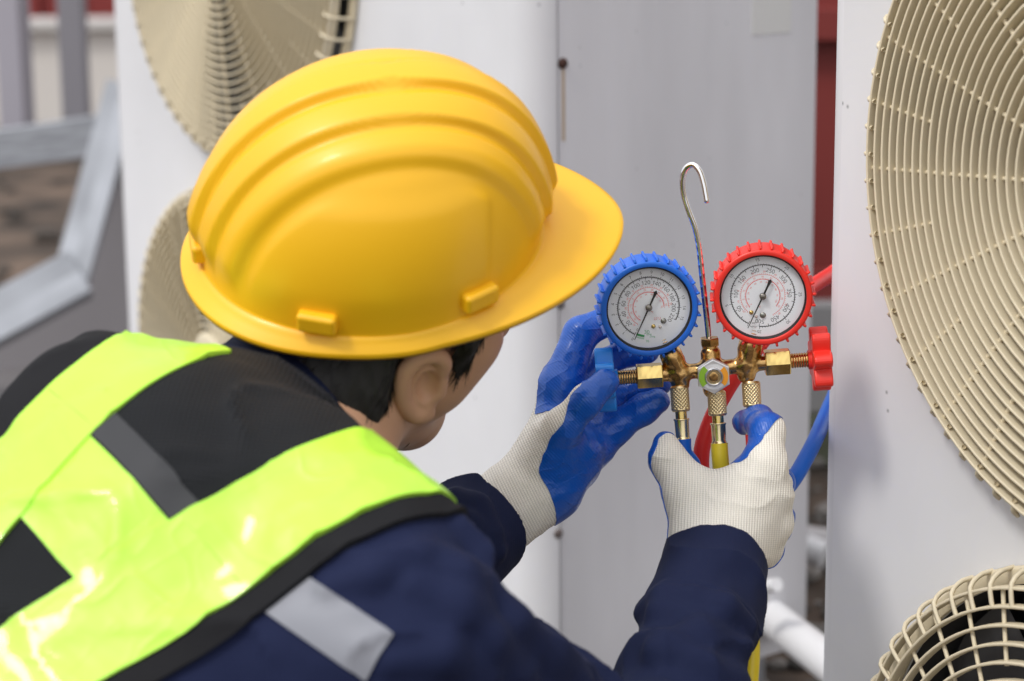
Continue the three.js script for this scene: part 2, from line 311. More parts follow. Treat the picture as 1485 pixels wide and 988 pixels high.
function renderUnitDetails() {
  // rusty screws, streak, label patch on the side panel of the unit behind
  const side = (px, py) => { // a point of that side panel where the photograph shows it
    const a = P(px, py, 1), o = camera.position, d = a.clone().sub(o), pl = bgCorner.clone(), n = dirR; const t = pl.sub(o).dot(n) / d.dot(n); return o.clone().addScaledVector(d, t);
  };
  const toLocal = (p) => bgUnit.worldToLocal(p.clone()); bgUnit.updateMatrixWorld(true);
  for (const [px, py, m] of [[817, 92, M([0.06, 0.025, 0.018], 0.8, 0.2)], [813, 441, M([0.2, 0.18, 0.17], 0.5, 0.6)], [810, 774, M([0.16, 0.13, 0.12], 0.5, 0.5)]]) {
    const q = toLocal(side(px, py)), g = lathe([[0.0001, 0.004], [0.003, 0.0036], [0.0052, 0.002], [0.0056, 0]], 20); g.rotateZ(-Math.PI / 2); g.translate(bgW - 0.0014, q.y, q.z); part(bgUnit, 'screw', g, m);
  }
  const q0 = toLocal(side(818, 100)), q1 = toLocal(side(815, 205));
  const st = new THREE.BoxGeometry(0.0004, q0.y - q1.y, 0.004); st.translate(bgW - 0.0012, (q0.y + q1.y) / 2, q0.z); part(bgUnit, 'rust_streak', st, M([0.5, 0.4, 0.3], 0.8));
  const l0 = toLocal(side(1092, 0)), l1 = toLocal(side(1148, 47));
  const lb = new THREE.BoxGeometry(0.0006, 0.13, Math.abs(l0.z - l1.z)); lb.translate(bgW - 0.0012, l1.y + 0.065, (l0.z + l1.z) / 2); part(bgUnit, 'label_plate', lb, M([0.66, 0.66, 0.64], 0.5));
}

// ---------------------------------------------------------------- manifold gauge set
const MF = thing('manifold_gauge_set', P(1033, 541, 1.6), 'brass manifold with a blue and a red pressure gauge held in gloved hands', 'pressure gauge');
MF.rotation.z = 0.06;
const mp = (px, py, z = 0) => { const x = (px - 1033) / 2000, y = (541 - py) / 2000 / 0.978, c = Math.cos(-0.0504), s = Math.sin(-0.0504); return V(x * c - y * s, x * s + y * c, z); };
{
  // cast body: bar, two crosses, bosses
  const LX = mp(986, 541), RX = mp(1082, 529), C0 = V(0, 0, 0); LX.z = RX.z = 0;
  const LG = mp(939, 440), RG = mp(1105, 427);
  const lUp = LG.clone().sub(LX).normalize(), rUp = RG.clone().sub(RX).normalize(), dn = V(0, -1, 0);
  const at = (o, d, l) => o.clone().addScaledVector(d, l);
  const f = blend([
    cone(V(LX.x - 0.016, LX.y, 0), V(RX.x + 0.016, RX.y, 0), 0.0055), cone(LX, at(LX, lUp, 0.014), 0.0067, 0.0072), cone(RX, at(RX, rUp, 0.014), 0.0068, 0.0075), cone(at(LX, lUp, 0.011), at(LX, lUp, 0.0155), 0.0076), cone(at(RX, rUp, 0.011), at(RX, rUp, 0.0155), 0.008),
    cone(LX, at(LX, dn, 0.008), 0.0066), cone(RX, at(RX, dn, 0.008), 0.0066), cone(C0, V(0, -0.012, -0.002), 0.0075), cone(C0, V(-0.0005, 0.014, -0.002), 0.0072), cone(V(0, 0, -0.008), V(0, 0, 0.003), 0.0105),
  ], 0.0035);
  const body = surface((x, y, z) => f(x, y, z) + 0.00025 * noise(x * 300, y * 300, z * 300), V(-0.06, -0.035, -0.025), V(0.062, 0.04, 0.02), 0.0009, (x, y, z) => [x * 8, y * 8]);
  part(MF, 'manifold_body', body, brassDark);
  const thread = (a, b, r, n) => { const L = a.distanceTo(b), pts = [[0.0001, 0]]; for (let i = 0; i < n; i++) { const y = L * i / n; pts.push([r * 0.86, y], [r, y + L / n * 0.45], [r * 0.99, y + L / n * 0.55]); } pts.push([r * 0.86, L], [0.0001, L]); return orient(lathe(pts, 28), a, b.clone().sub(a)); };
  const hex = (a, b, af, m, name) => { // hexagon nut with chamfered ends
    const L = a.distanceTo(b), R = af / Math.sqrt(3), g = new THREE.ExtrudeGeometry(new THREE.Shape([...Array(6)].map((_, i) => new THREE.Vector2(R * Math.cos(i * Math.PI / 3), R * Math.sin(i * Math.PI / 3)))), { depth: L - 0.0016, bevelEnabled: true, bevelSize: 0.0008, bevelThickness: 0.0008, bevelSegments: 2, bevelOffset: -0.0008 });
    g.translate(0, 0, 0.0008); g.rotateX(-Math.PI / 2); g.rotateY(0.52); return part(MF, name, orient(g, a, b.clone().sub(a)), m);
  };
  // gauge stems
  part(MF, 'gauge_stem', thread(at(LX, lUp, 0.016), at(LX, lUp, 0.03), 0.0066, 7), brassDark); part(MF, 'gauge_stem', thread(at(RX, rUp, 0.016), at(RX, rUp, 0.03), 0.0072, 6), brassDark);
  // valve bonnets, spindles and knobs
  const lx = V(LX.x, LX.y, 0), rx = V(RX.x, RX.y, 0);
  hex(V(lx.x - 0.0315, lx.y, 0), V(lx.x - 0.0125, lx.y, 0), 0.0162, brass, 'bonnet_nut'); hex(V(rx.x + 0.0135, rx.y, 0), V(rx.x + 0.0318, rx.y, 0), 0.0172, brass, 'bonnet_nut');
  part(MF, 'spindle', thread(V(lx.x - 0.047, lx.y, 0), V(lx.x - 0.031, lx.y, 0), 0.0055, 9), brassDark); part(MF, 'spindle', thread(V(rx.x + 0.031, rx.y, 0), V(rx.x + 0.047, rx.y, 0), 0.0056, 9), brassDark);
  const knob = (p, m, s, tilt) => {
    const sh = new THREE.Shape(), n = 7, N = 140; for (let i = 0; i <= N; i++) { const a = i / N * Math.PI * 2, r = 0.0185 + 0.0042 * Math.cos(a * n); i ? sh.lineTo(r * Math.cos(a), r * Math.sin(a)) : sh.moveTo(r * Math.cos(a), r * Math.sin(a)); }
    const g = [new THREE.ExtrudeGeometry(sh, { depth: 0.0105, bevelEnabled: true, bevelSize: 0.0012, bevelThickness: 0.0014, bevelSegments: 3, curveSegments: 1 })]; g[0].translate(0, 0, -0.0042);
    const c = lathe([[0.0001, 0.010], [0.0045, 0.0095], [0.0055, 0.008], [0.007, 0.0045], [0.007, -0.008], [0.0001, -0.008]], 24); c.rotateX(Math.PI / 2); g.push(c);
    const q = merge(g); q.rotateY(s * Math.PI / 2); const k = part(MF, 'valve_knob', q, m); k.position.copy(p); k.rotation.set(0.3, tilt, 0.02); return k;
  };
  knob(V(lx.x - 0.053, lx.y - 0.0005, 0), M([0.02, 0.25, 0.78], 0.35), -1, -0.02).userData.label = 'blue star-shaped valve knob';
  knob(V(rx.x + 0.053, rx.y, 0), redRubber, 1, -0.02).userData.label = 'red star-shaped valve knob';
  // sight glass in the middle
  const sg = hex(V(0, 0, 0.0065), V(0, 0, 0.0125), 0.0225, M([0.8, 0.8, 0.81], 0.28, 0.6), 'sight_glass');
  const ring = (r0, r1, z, a0, a1, m, name) => part(sg, name, new THREE.RingGeometry(r0, r1, 40, 1, a0, a1 - a0).translate(0, 0, z), m);
  ring(0.0062, 0.0095, 0.0128, 0, Math.PI * 2, M([0.8, 0.8, 0.82], 0.35), 'white_ring');
  ring(0.0064, 0.0108, 0.0131, 2.25, 3.85, M([0.3, 0.55, 0.04], 0.4), 'green_sector'); ring(0.0064, 0.0104, 0.0131, -0.75, 0.75, M([0.9, 0.36, 0.03], 0.4), 'orange_sector');
  const bez = lathe([[0.0053, 0], [0.0053, 0.0012], [0.0062, 0.0014], [0.0067, 0.0008], [0.0067, 0]], 40); bez.rotateX(Math.PI / 2); bez.translate(0, 0, 0.0128); part(sg, 'bezel', bez, steel);
  part(sg, 'window', new THREE.CircleGeometry(0.0053, 32).translate(0, 0, 0.013), brassPale);
  // hook
  const hb = mp(1030, 505);
  hex(V(hb.x, hb.y + 0.0015, -0.002), V(hb.x, hb.y + 0.0075, -0.002), 0.0125, brassDark, 'hook_nut');
  part(MF, 'hook_stem', cyl(V(hb.x, hb.y - 0.007, -0.002), V(hb.x, hb.y + 0.002, -0.002), 0.0065, 0.0055), brassDark);
  const hp = [[1029, 496], [1024, 450], [1018.5, 400], [1013.5, 357], [1008, 332], [998, 305], [991.5, 281], [991, 262], [996, 247], [1005, 242.5], [1013, 250], [1019, 268], [1023, 291]].map(([x, y], i) => mp(x, y, -0.002 + (i > 6 ? (i - 6) * 0.002 : 0)));
  part(MF, 'hanging_hook', merge([tube(hp, 0.0022, 160, 14), (() => { const g = new THREE.SphereGeometry(0.0022, 14, 8); const e = hp[hp.length - 1]; g.translate(e.x, e.y, e.z); return g; })()]), chrome);
  // gauges
  const dialTex = (kind) => {
    const S = 1024, c = document.createElement('canvas'); c.width = c.height = S; const x = c.getContext('2d'); x.fillStyle = '#f3f6fb'; x.fillRect(0, 0, S, S);
    const R = S / 2, pol = (a, r) => [R + r * R * Math.cos(a), R - r * R * Math.sin(a)], rad = (d) => d * Math.PI / 180;
    const arc = (r, a0, a1, w, col) => { x.strokeStyle = col; x.lineWidth = w * 1.7; x.beginPath(); for (let i = 0; i <= 120; i++) { const [u, v] = pol(rad(a0 + (a1 - a0) * i / 120), r); i ? x.lineTo(u, v) : x.moveTo(u, v); } x.stroke(); };
    const tick = (a, r0, r1, w, col) => { x.strokeStyle = col; x.lineWidth = w * 1.7; x.beginPath(); x.moveTo(...pol(rad(a), r0)); x.lineTo(...pol(rad(a), r1)); x.stroke(); };
    const num = (s, a, r, size, col, turn = true) => { const [u, v] = pol(rad(a), r); x.save(); x.translate(u, v); if (turn) x.rotate(rad(90 - a)); x.fillStyle = col; x.font = size + 'px sans-serif'; x.textAlign = 'center'; x.textBaseline = 'middle'; x.fillText(s, 0, 0); x.restore(); };
    const k = '#15171c', rd = '#e0504e', gn = '#2f9a55';
    if (kind === 'blue') {
      const A = (p) => 243.5 - 1.23 * p; arc(0.72, A(0), A(220), 6, k);
      for (let p = 0; p <= 220; p += 2) tick(A(p), 0.72, p % 10 ? 0.69 : 0.665, p % 10 ? 2.5 : 4, k);
      for (let p = 0; p <= 220; p += 20) num('' + p, A(p), 0.59, p ? 66 : 40, k);
      for (let b = 0; b <= 15; b += 0.2) tick(243.5 - 17.6 * b, 0.72, Math.abs(b - Math.round(b)) < 0.01 ? 0.775 : 0.745, 3, k);
      for (let b = 0; b <= 15; b++) num('' + b, 243.5 - 17.6 * b, 0.84, 48, k);
      arc(0.47, 238, 0, 2.5, rd); arc(0.36, 238, 0, 4.5, rd);
      for (let i = 0; i <= 48; i++) { const a = 238 - i * 5; tick(a, 0.47, 0.50, 2.5, rd); tick(a, 0.36, 0.39, 2.5, rd); }
      for (let i = 0; i < 10; i++) { num('' + (i * 10 - 40), 232 - i * 25, 0.535, 30, rd); num('' + (i * 10 - 30), 222 - i * 24, 0.42, 28, rd); num('' + (i * 10 - 20), 226 - i * 25, 0.31, 26, rd); }
      num('\u00b0C', -55, 0.15, 34, rd, false); num('22', -60, 0.33, 40, rd, false); num('12', -48, 0.37, 40, rd, false);
      arc(0.70, 246, 262, 16, gn); num('30', 266, 0.60, 62, gn, false); num('inHg', 271, 0.66, 30, gn, false); num('76', 268, 0.82, 40, gn, false); num('cmHg', 277, 0.72, 26, gn, false);
      for (let i = 0; i < 9; i++) tick(247 + i * 1.8, 0.74, 0.78, 3, gn);
    } else {
      const A = (p) => 244 - 0.68 * p; arc(0.74, A(0), A(500), 6, k);
      for (let p = 0; p <= 500; p += 5) tick(A(p), 0.74, p % 25 ? 0.715 : 0.68, p % 25 ? 2.5 : 4, k);
      for (let p = 50; p <= 500; p += 50) num('' + p, A(p), 0.615, 66, k);
      for (let b = 0; b <= 35; b += 0.5) tick(244 - 9.68 * b, 0.74, b % 5 ? 0.765 : 0.80, 3, k);
      for (let b = 5; b <= 35; b += 5) num('' + b, 244 - 9.68 * b, 0.865, 48, k);
      arc(0.51, 228, -62, 2.5, rd); arc(0.395, 222, -38, 4.5, rd);
      for (let i = 0; i <= 58; i++) tick(228 - i * 5, 0.51, 0.54, 2.5, rd);
      for (let i = 0; i <= 52; i++) tick(222 - i * 5, 0.395, 0.425, 2.5, rd);
      for (let i = 0; i < 11; i++) { num('' + (i * 10 - 20), 222 - i * 27, 0.575, 30, rd); num('' + (i * 10 - 10), 216 - i * 25, 0.455, 28, rd); num('' + (i * 10), 218 - i * 24, 0.335, 26, rd); }
      num('\u00b0C', -105, 0.28, 34, rd, false); num('psi', 252, 0.68, 30, k, false); num('kgf/cm\u00b2', 255, 0.76, 26, k, false);
    }
    const t = new THREE.CanvasTexture(c); t.colorSpace = THREE.SRGBColorSpace; t.anisotropy = 8; return t;
  };
  const lens = new THREE.MeshPhysicalMaterial({ color: 0xffffff, roughness: 0.02, transmission: 1, thickness: 0, ior: 1.45 });
  const gauge = (c, kind, mat, needleDeg, yaw, pitch, label) => {
    const Ro = 0.0353, Ri = 0.0310;
    const geos = [lathe([[Ri, 0.0145], [Ri + 0.0004, 0.0152], [Ro - 0.0016, 0.0152], [Ro - 0.0004, 0.0145], [Ro, 0.013], [Ro, -0.010], [Ro - 0.002, -0.0125], [0.0001, -0.0125]], 96), lathe([[Ri, 0.0145], [Ri - 0.0001, 0.006]], 96)];
    geos.forEach((g) => g.rotateX(Math.PI / 2));
    const n = 28;
    for (let i = 0; i < n; i++) { const fsh = new RoundedBoxGeometry(0.0040, 0.0019, 0.020, 3, 0.0009); fsh.translate(Ro + 0.0004, 0, 0.001); fsh.rotateZ(i / n * Math.PI * 2 + 0.06); const e = new RoundedBoxGeometry(0.0030, 0.0018, 0.006, 3, 0.0008); e.rotateY(0.5); e.translate(Ro + 0.0002, 0, 0.0115); e.rotateZ(i / n * Math.PI * 2 + 0.06); geos.push(fsh, e); }
    const b = part(MF, 'gauge', merge(geos), mat, label); b.position.copy(c); b.rotation.set(pitch, yaw, -0.0504, 'XYZ');
    const bl = lathe([[Ri - 0.0001, 0.0135], [Ri - 0.0012, 0.0135], [Ri - 0.0014, 0.0105]], 96); bl.rotateX(Math.PI / 2); part(b, 'inner_rim', bl, kind === 'blue' ? black : black);
    part(b, 'dial_face', new THREE.CircleGeometry(Ri - 0.0002, 96).translate(0, 0, 0.0085), M([1, 1, 1], 0.5, 0, { map: dialTex(kind) }));
    const rd = 0.0312, a = needleDeg * Math.PI / 180;
    const ns = new THREE.Shape(); ns.moveTo(0.95 * rd * 0.86, 0.00022); ns.lineTo(0, 0.0006); ns.lineTo(-0.008, 0.0007); ns.lineTo(-0.0118, 0.0012); ns.lineTo(-0.0118, 0.0018); ns.lineTo(-0.0138, 0); ns.lineTo(-0.0118, -0.0018); ns.lineTo(-0.0118, -0.0012); ns.lineTo(-0.008, -0.0007); ns.lineTo(0, -0.0006); ns.lineTo(0.95 * rd * 0.86, -0.00022); ns.closePath();
    const ng = new THREE.ExtrudeGeometry(ns, { depth: 0.0004, bevelEnabled: false }); ng.rotateZ(a); ng.translate(0, 0, 0.0105); part(b, 'needle', ng, black);
    const hg = lathe([[0.0001, 0.0026], [0.0016, 0.0024], [0.0024, 0.0018], [0.0025, 0]], 24); hg.rotateX(Math.PI / 2); hg.translate(0, 0, 0.0098); part(b, 'needle_hub', hg, M([0.3, 0.28, 0.25], 0.35, 0.9));
    const pin = (dx, dy, r, m, nm) => { const g = lathe([[0.0001, 0.0012], [r * 0.7, 0.001], [r, 0.0003], [r, 0]], 20); g.rotateX(Math.PI / 2); g.translate(dx, dy, 0.0086); part(b, nm, g, m); };
    if (kind === 'blue') { pin(0.0108, -0.0105, 0.0021, M([0.35, 0.35, 0.32], 0.35, 0.9), 'stop_pin'); pin(0.0035, -0.0143, 0.0016, brass, 'zero_screw'); pin(0.0083, -0.0148, 0.0011, M([0.7, 0.62, 0.55], 0.4, 0.4), 'small_pin'); }
    else { pin(0.0002, -0.0143, 0.0022, M([0.35, 0.35, 0.32], 0.35, 0.9), 'stop_pin'); pin(-0.0081, -0.0122, 0.0016, brass, 'zero_screw'); pin(-0.0045, -0.0152, 0.0011, M([0.7, 0.6, 0.55], 0.4, 0.4), 'small_pin'); }
    part(b, 'glass', new THREE.CircleGeometry(Ri - 0.0016, 64).translate(0, 0, 0.0132), lens);
    return b;
  };
  const lg = LG.clone(); lg.z = 0; const rg = RG.clone(); rg.z = 0;
  gauge(lg, 'blue', blueRubber, 246, 0.06, 0.06, 'blue-rimmed low pressure gauge'); gauge(rg, 'red', redRubber, 245.7, -0.07, 0.04, 'red-rimmed high pressure gauge');
}

// ---------------------------------------------------------------- hoses with their fittings
{
  const knurl = (a, b, r) => { // crossed diamond knurling
    const L = a.distanceTo(b), nu = 150, nvv = 72, g = new THREE.CylinderGeometry(r, r, L, nu, nvv, true), q = g.attributes.position;
    for (let i = 0; i < q.count; i++) { const x = q.getX(i), y = q.getY(i), z = q.getZ(i), an = Math.atan2(z, x), e = Math.abs(y) / (L / 2), k = 15, s = L > 0 ? y / r : 0; const h = Math.max(Math.abs(Math.sin((an * k + s * k * 1.05) / 2)), 0) * Math.max(Math.abs(Math.sin((an * k - s * k * 1.05) / 2)), 0); let rr = r * (0.91 + 0.11 * h); if (e > 0.8) rr = r * (1.0 - 0.12 * ss(0.86, 1, e)); q.setXYZ(i, rr * Math.cos(an), y, rr * Math.sin(an)); }
    g.computeVertexNormals(); g.translate(0, L / 2, 0); return merge([orient(g, a, b.clone().sub(a)), cyl(a.clone(), a.clone().lerp(b, 0.02), r * 0.88, r * 0.88, 32), cyl(a.clone().lerp(b, 0.98), b.clone(), r * 0.88, r * 0.88, 32)]);
  };
  const hose = (top, mat, pts, label) => {
    const t = thing('hose', P(top[0][0], top[0][1], 1.6), label, 'hose', 'rubber hoses screwed to the brass manifold');
    const pp = top.map(([x, y]) => P(x, y, 1.6)), d = pp[pp.length - 1].clone().sub(pp[0]).normalize(), at = (l) => pp[0].clone().addScaledVector(d, l), L = pp[1].distanceTo(pp[0]);
    wpart(t, 'coupling_nut', knurl(pp[0], pp[1], 0.0068), M([0.78, 0.63, 0.36], 0.3, 1));
    wpart(t, 'neck', cyl(at(L - 0.001), at(L + 0.006), 0.0042, 0.0042, 24), brass);
    const fr = lathe([[0.0036, 0], [0.0056, 0.0002], [0.0059, 0.001], [0.0053, 0.002], [0.0052, 0.013], [0.0055, 0.0145], [0.0059, 0.0155], [0.0059, 0.0182], [0.005, 0.0187]], 40);
    const fa = fr.attributes.position; // eight crimped flats
    for (let i = 0; i < fa.count; i++) { const x = fa.getX(i), z = fa.getZ(i), y = fa.getY(i); if (y > 0.0021 && y < 0.0135) { const an = Math.atan2(z, x), k = 1 - 0.06 * Math.abs(Math.cos(an * 4)); fa.setX(i, x * k); fa.setZ(i, z * k); } } fr.computeVertexNormals();
    wpart(t, 'ferrule', orient(fr, at(L + 0.005), d), brassPale);
    const start = at(L + 0.02);
    wpart(t, 'hose_line', tube([start, at(L + 0.03), ...pts.map((q) => P(...q))], 0.0062, 220, 18), mat);
    return t;
  };
  hose([[985, 560], [987.5, 597]], blueHoseM, [[1003, 672, 1.602], [1020, 720, 1.608], [1060, 755, 1.625], [1105, 745, 1.64], [1145, 703, 1.645], [1173, 657, 1.675], [1198, 602, 1.76], [1235, 520, 1.9], [1290, 430, 2.02], [1420, 420, 2.1], [1520, 900, 2.3]], 'blue rubber hose from the left port looping out behind the hand');
  hose([[1089, 553], [1091, 590]], redHoseM, [[1092, 668, 1.61], [1082, 718, 1.625], [1048, 738, 1.64], [1022, 702, 1.645], [1017, 660, 1.645], [1030, 613, 1.645], [1060, 556, 1.645], [1100, 502, 1.65], [1150, 440, 1.68], [1205, 398, 1.78], [1290, 345, 1.92], [1420, 360, 2.05], [1560, 900, 2.35]], 'red rubber hose running diagonally behind the manifold');
  hose([[1039, 567], [1041, 603]], yellowHoseM, [[1047, 690, 1.602], [1054, 750, 1.61], [1070, 850, 1.62], [1089, 920, 1.62], [1087, 1000, 1.61], [1074, 1150, 1.6], [1090, 1500, 1.62], [1200, 1750, 1.7]], 'yellow rubber hose hanging straight down from the middle port');
}
// ---------------------------------------------------------------- hard hat
const HC = P(543, 347, 1.43);
const HF = camDir(0.9785, 0.11, -0.174), HR0 = camDir(0.204, -0.639, 0.741);
const HU = new THREE.Vector3().crossVectors(HR0, HF).normalize(), HR = new THREE.Vector3().crossVectors(HF, HU).normalize();
const hp3 = (f, u, r) => HC.clone().addScaledVector(HF, f).addScaledVector(HU, u).addScaledVector(HR, r);
const hatQ = new THREE.Quaternion().setFromRotationMatrix(new THREE.Matrix4().makeBasis(HF, HU, HR));
const hat = thing('hard_hat', HC, 'yellow plastic hard hat with moulded ridges and a wide front peak', 'hard hat');
hat.quaternion.copy(hatQ);
{ // local axes: x forward, y up, z to the wearer's right
  const L = 0.1085, Wd = 0.098, H = 0.1185, NA = 288, plastic = M([0.93, 0.5, 0.008], 0.42, 0, { clearcoat: 0.12, clearcoatRoughness: 0.12, bumpMap: dataTex(256, 256, (u, v) => 0.5 + 0.4 * fbm(u * 40, v * 40, 2, 2)), bumpScale: 0.00012 });
  const prof = (az, el) => { const rho = Math.pow(Math.cos(el), 0.82), u = H * Math.pow(Math.sin(el), 0.98); return [(Math.cos(az) < 0 ? L + 0.0035 : L) * rho * Math.cos(az) + 0.009 * Math.pow(u / H, 1.2), u, Wd * rho * Math.sin(az)]; };
  const relief = (f0, u, r) => {
    const f = f0 - 0.009 * Math.pow(Math.max(0, u) / H, 1.2);
    const w = Wd * Math.sqrt(Math.max(0.02, 1 - (f / (L * 1.02)) ** 2)), s = Math.abs(r) / (Wd * 0.72 + w * 0.28), fade = ss(0.05, 0.26, u / H);
    let d = 0.0050 * (1 - ss(0.09, 0.13, s)) + 0.0042 * (1 - ss(0.34, 0.38, s)) + 0.0050 * (1 - ss(0.56, 0.63, s));
    d -= 0.0018 * Math.exp(-(((s - 0.14) / 0.022) ** 2)) + 0.0018 * Math.exp(-(((s - 0.395) / 0.025) ** 2));
    d += 0.0014 * Math.exp(-(((s - 0.515) / 0.045) ** 2));
    const step = 0.0016 * (1 - ss(0.054, 0.059, f)) * ss(0.65, 0.7, s) * (1 - ss(0.62, 0.75, u / H));   // the flat field on each side ends in a small upright step
    return (d * 0.82 + step) * fade;
  };
  const rimY = (az) => 0.009 * ss(0, 1, Math.cos(az)) - 0.001 * ss(0, 1, -Math.cos(az));
  const flange = (az) => { const w = Math.abs(az > Math.PI ? az - 2 * Math.PI : az), q = 1 - (Math.sqrt(w * w + 0.03) - 0.16) / 1.2; return 0.0075 + 0.006 * ss(0.2, 1, -Math.cos(az)) + 0.0495 * Math.pow(clamp(q, 0, 1), 1.35); };
  const rows = [];
  for (let i = 0; i <= 64; i++) rows.push({ t: 'dome', el: (1 - i / 64) * Math.PI / 2 * 0.9999 });
  for (const q of [0.1, 0.3, 0.55, 0.8, 0.94, 1]) rows.push({ t: 'flange', q, y: 0 });
  rows.push({ t: 'lip', q: 1.0, y: -0.0022 }, { t: 'lip', q: 0.985, y: -0.0042 });
  for (const q of [0.7, 0.35, 0.05]) rows.push({ t: 'under', q });
  for (let i = 1; i <= 14; i++) rows.push({ t: 'in', el: i / 14 * Math.PI / 2 * 0.9999 });
  const pos = [], uv = [], idx = [];
  rows.forEach((r, j) => {
    for (let i = 0; i <= NA; i++) {
      const az = i / NA * Math.PI * 2; let x, y, z;
      if (r.t === 'dome' || r.t === 'in') {
        [x, y, z] = prof(az, r.el); const n = V(x / L / L, y / H / H, z / Wd / Wd).normalize();
        const d = r.t === 'dome' ? relief(x, y, z) : -0.0032; x += n.x * d; y += n.y * d + rimY(az) * (1 - ss(0, 0.6, y / H)); z += n.z * d;
      } else {
        const b = prof(az, 0), n = V(b[0] / L / L, 0, b[2] / Wd / Wd).normalize(), fl = flange(az) * r.q, c = Math.max(0, Math.cos(az));
        const drop = r.q * (0.006 - 0.001 * ss(0.3, 1, c)) + r.q * r.q * 0.002 - 0.004 * Math.exp(-r.q * 9);
        x = b[0] + (n.x * 0.75 + Math.cos(az) * 0.25) * fl; z = b[2] + (n.z * 0.75 + Math.sin(az) * 0.25) * fl; y = rimY(az) - drop + (r.t === 'under' ? -0.0038 : r.y);
      }
      pos.push(x, y, z); uv.push(i / NA * 0.7, j * 0.004);
    }
    if (j) for (let i = 0; i < NA; i++) { const a = (j - 1) * (NA + 1) + i, b = a + NA + 1; idx.push(a, a + 1, b, a + 1, b + 1, b); }
  });
  const g = new THREE.BufferGeometry(); g.setAttribute('position', new THREE.Float32BufferAttribute(pos, 3)); g.setAttribute('uv', new THREE.Float32BufferAttribute(uv, 2)); g.setIndex(idx); g.computeVertexNormals();
  const n = g.attributes.normal; for (let j = 0; j < rows.length; j++) { const a = j * (NA + 1), b = a + NA; const s = V(n.getX(a) + n.getX(b), n.getY(a) + n.getY(b), n.getZ(a) + n.getZ(b)).normalize(); n.setXYZ(a, s.x, s.y, s.z); n.setXYZ(b, s.x, s.y, s.z); }
  part(hat, 'shell', g, plastic);
  for (const deg of [0, 62, 116, 180, 244, 298]) {
    const az = deg * Math.PI / 180, b = prof(az, 0.06), lug = new RoundedBoxGeometry(0.0095, 0.0135, 0.025, 4, 0.003), ang = Math.atan2(b[2] / Wd / Wd, b[0] / L / L);
    lug.translate(0.002, 0.005, 0); lug.rotateY(-ang); lug.translate(b[0], b[1] + rimY(az) - 0.0015, b[2]); part(hat, 'accessory_slot', lug, plastic);
  }
  const band = lathe([[0.9, -0.012], [0.92, -0.012], [0.92, 0.012], [0.9, 0.012], [0.9, -0.012]], 64); band.scale(0.105, 1, 0.09); band.translate(0, -0.012, 0);
  part(hat, 'suspension_band', band, M([0.45, 0.52, 0.42], 0.5));
}

// ---------------------------------------------------------------- the worker
const worker = thing('person', V(-0.35, 0, -1.35), 'crouching worker in navy overalls and a lime and black vest, seen from behind', 'person');
const shR = P(560, 935, 1.25), shL = P(140, 650, 1.37), elR = P(938, 1185, 1.38), elL = P(480, 950, 1.45), wrR = P(1042, 808, 1.55), wrL = P(738, 728, 1.6);
const mid = P(250, 745, 1.24);                                                      // a point of the back between the straps
const tW = camDir(-0.66, 0.6, -0.4), tS = camDir(-0.75, -0.62, 0.3); tS.addScaledVector(tW, -tS.dot(tW)).normalize();
const tN = new THREE.Vector3().crossVectors(tW, tS).normalize(); if (tN.dot(camDir(0, 0, 1)) < 0) tN.negate();          // out of the back
const tp = (w, s, n) => mid.clone().addScaledVector(tW, w).addScaledVector(tS, s).addScaledVector(tN, n);
const hips = tp(0, 0.45, -0.07);
// the head sits a little turned away inside the hat
const AC = P(566, 358, 1.43), AF = camDir(0.87, 0.04, -0.49), AU = new THREE.Vector3().crossVectors(camDir(0.44, -0.62, 0.645), AF).normalize(), AR = new THREE.Vector3().crossVectors(AF, AU).normalize();
const hd3 = (f, u, r) => AC.clone().addScaledVector(AF, f).addScaledVector(AU, u).addScaledVector(AR, r);
const neckA = hd3(-0.018, -0.055, 0.008), neckB = P(455, 655, 1.42);
const armF = (extra) => [
  cone(shR, elR, 0.06 + extra, 0.05 + extra), cone(elR, wrR, 0.047 + extra, 0.03 + extra),
  cone(shL, elL, 0.056 + extra, 0.046 + extra), cone(elL, wrL, 0.045 + extra, 0.029 + extra),
];
const slab = (c, hw, hs, hn, r) => (x, y, z) => {
  const dx = x - c.x, dy = y - c.y, dz = z - c.z;
  const a = Math.abs(dx * tW.x + dy * tW.y + dz * tW.z) - hw + r, b = Math.abs(dx * tS.x + dy * tS.y + dz * tS.z) - hs + r, e = Math.abs(dx * tN.x + dy * tN.y + dz * tN.z) - hn + r;
  return Math.hypot(Math.max(a, 0), Math.max(b, 0), Math.max(e, 0)) + Math.min(Math.max(a, b, e), 0) - r;
};
const torsoF = (e) => [
  slab(tp(-0.004, 0.2, -0.1), 0.138 + e, 0.3 + e, 0.1 + e, 0.085),
  cone(tp(-0.035, 0.0, -0.08), shR, 0.045 + e, 0.055 + e), cone(tp(0.05, 0.0, -0.065), shL, 0.045 + e, 0.048 + e),
  cone(neckB, tp(0.01, 0.03, -0.08), 0.042 + e, 0.065 + e), cone(P(448, 694, 1.3), P(548, 788, 1.265), 0.034 + e, 0.036 + e), cone(neckA.clone().lerp(neckB, 0.7).addScaledVector(AR, -0.045), tp(0.025, 0.0, -0.06), 0.045 + e, 0.05 + e),
];
// legs: squatting, knees forward under the arms
const fwd = V(-tN.x, 0, -tN.z).normalize(), side = V(tW.x, 0, tW.z).normalize();
const leg = (s) => { const h = hips.clone().addScaledVector(side, s * 0.09), k = h.clone().addScaledVector(fwd, 0.36).addScaledVector(side, s * 0.1); k.y = Math.max(0.42, h.y + 0.08); const a = k.clone().addScaledVector(fwd, -0.2); a.y = 0.1; return [h, k, a]; };
const legL = leg(1), legR = leg(-1);

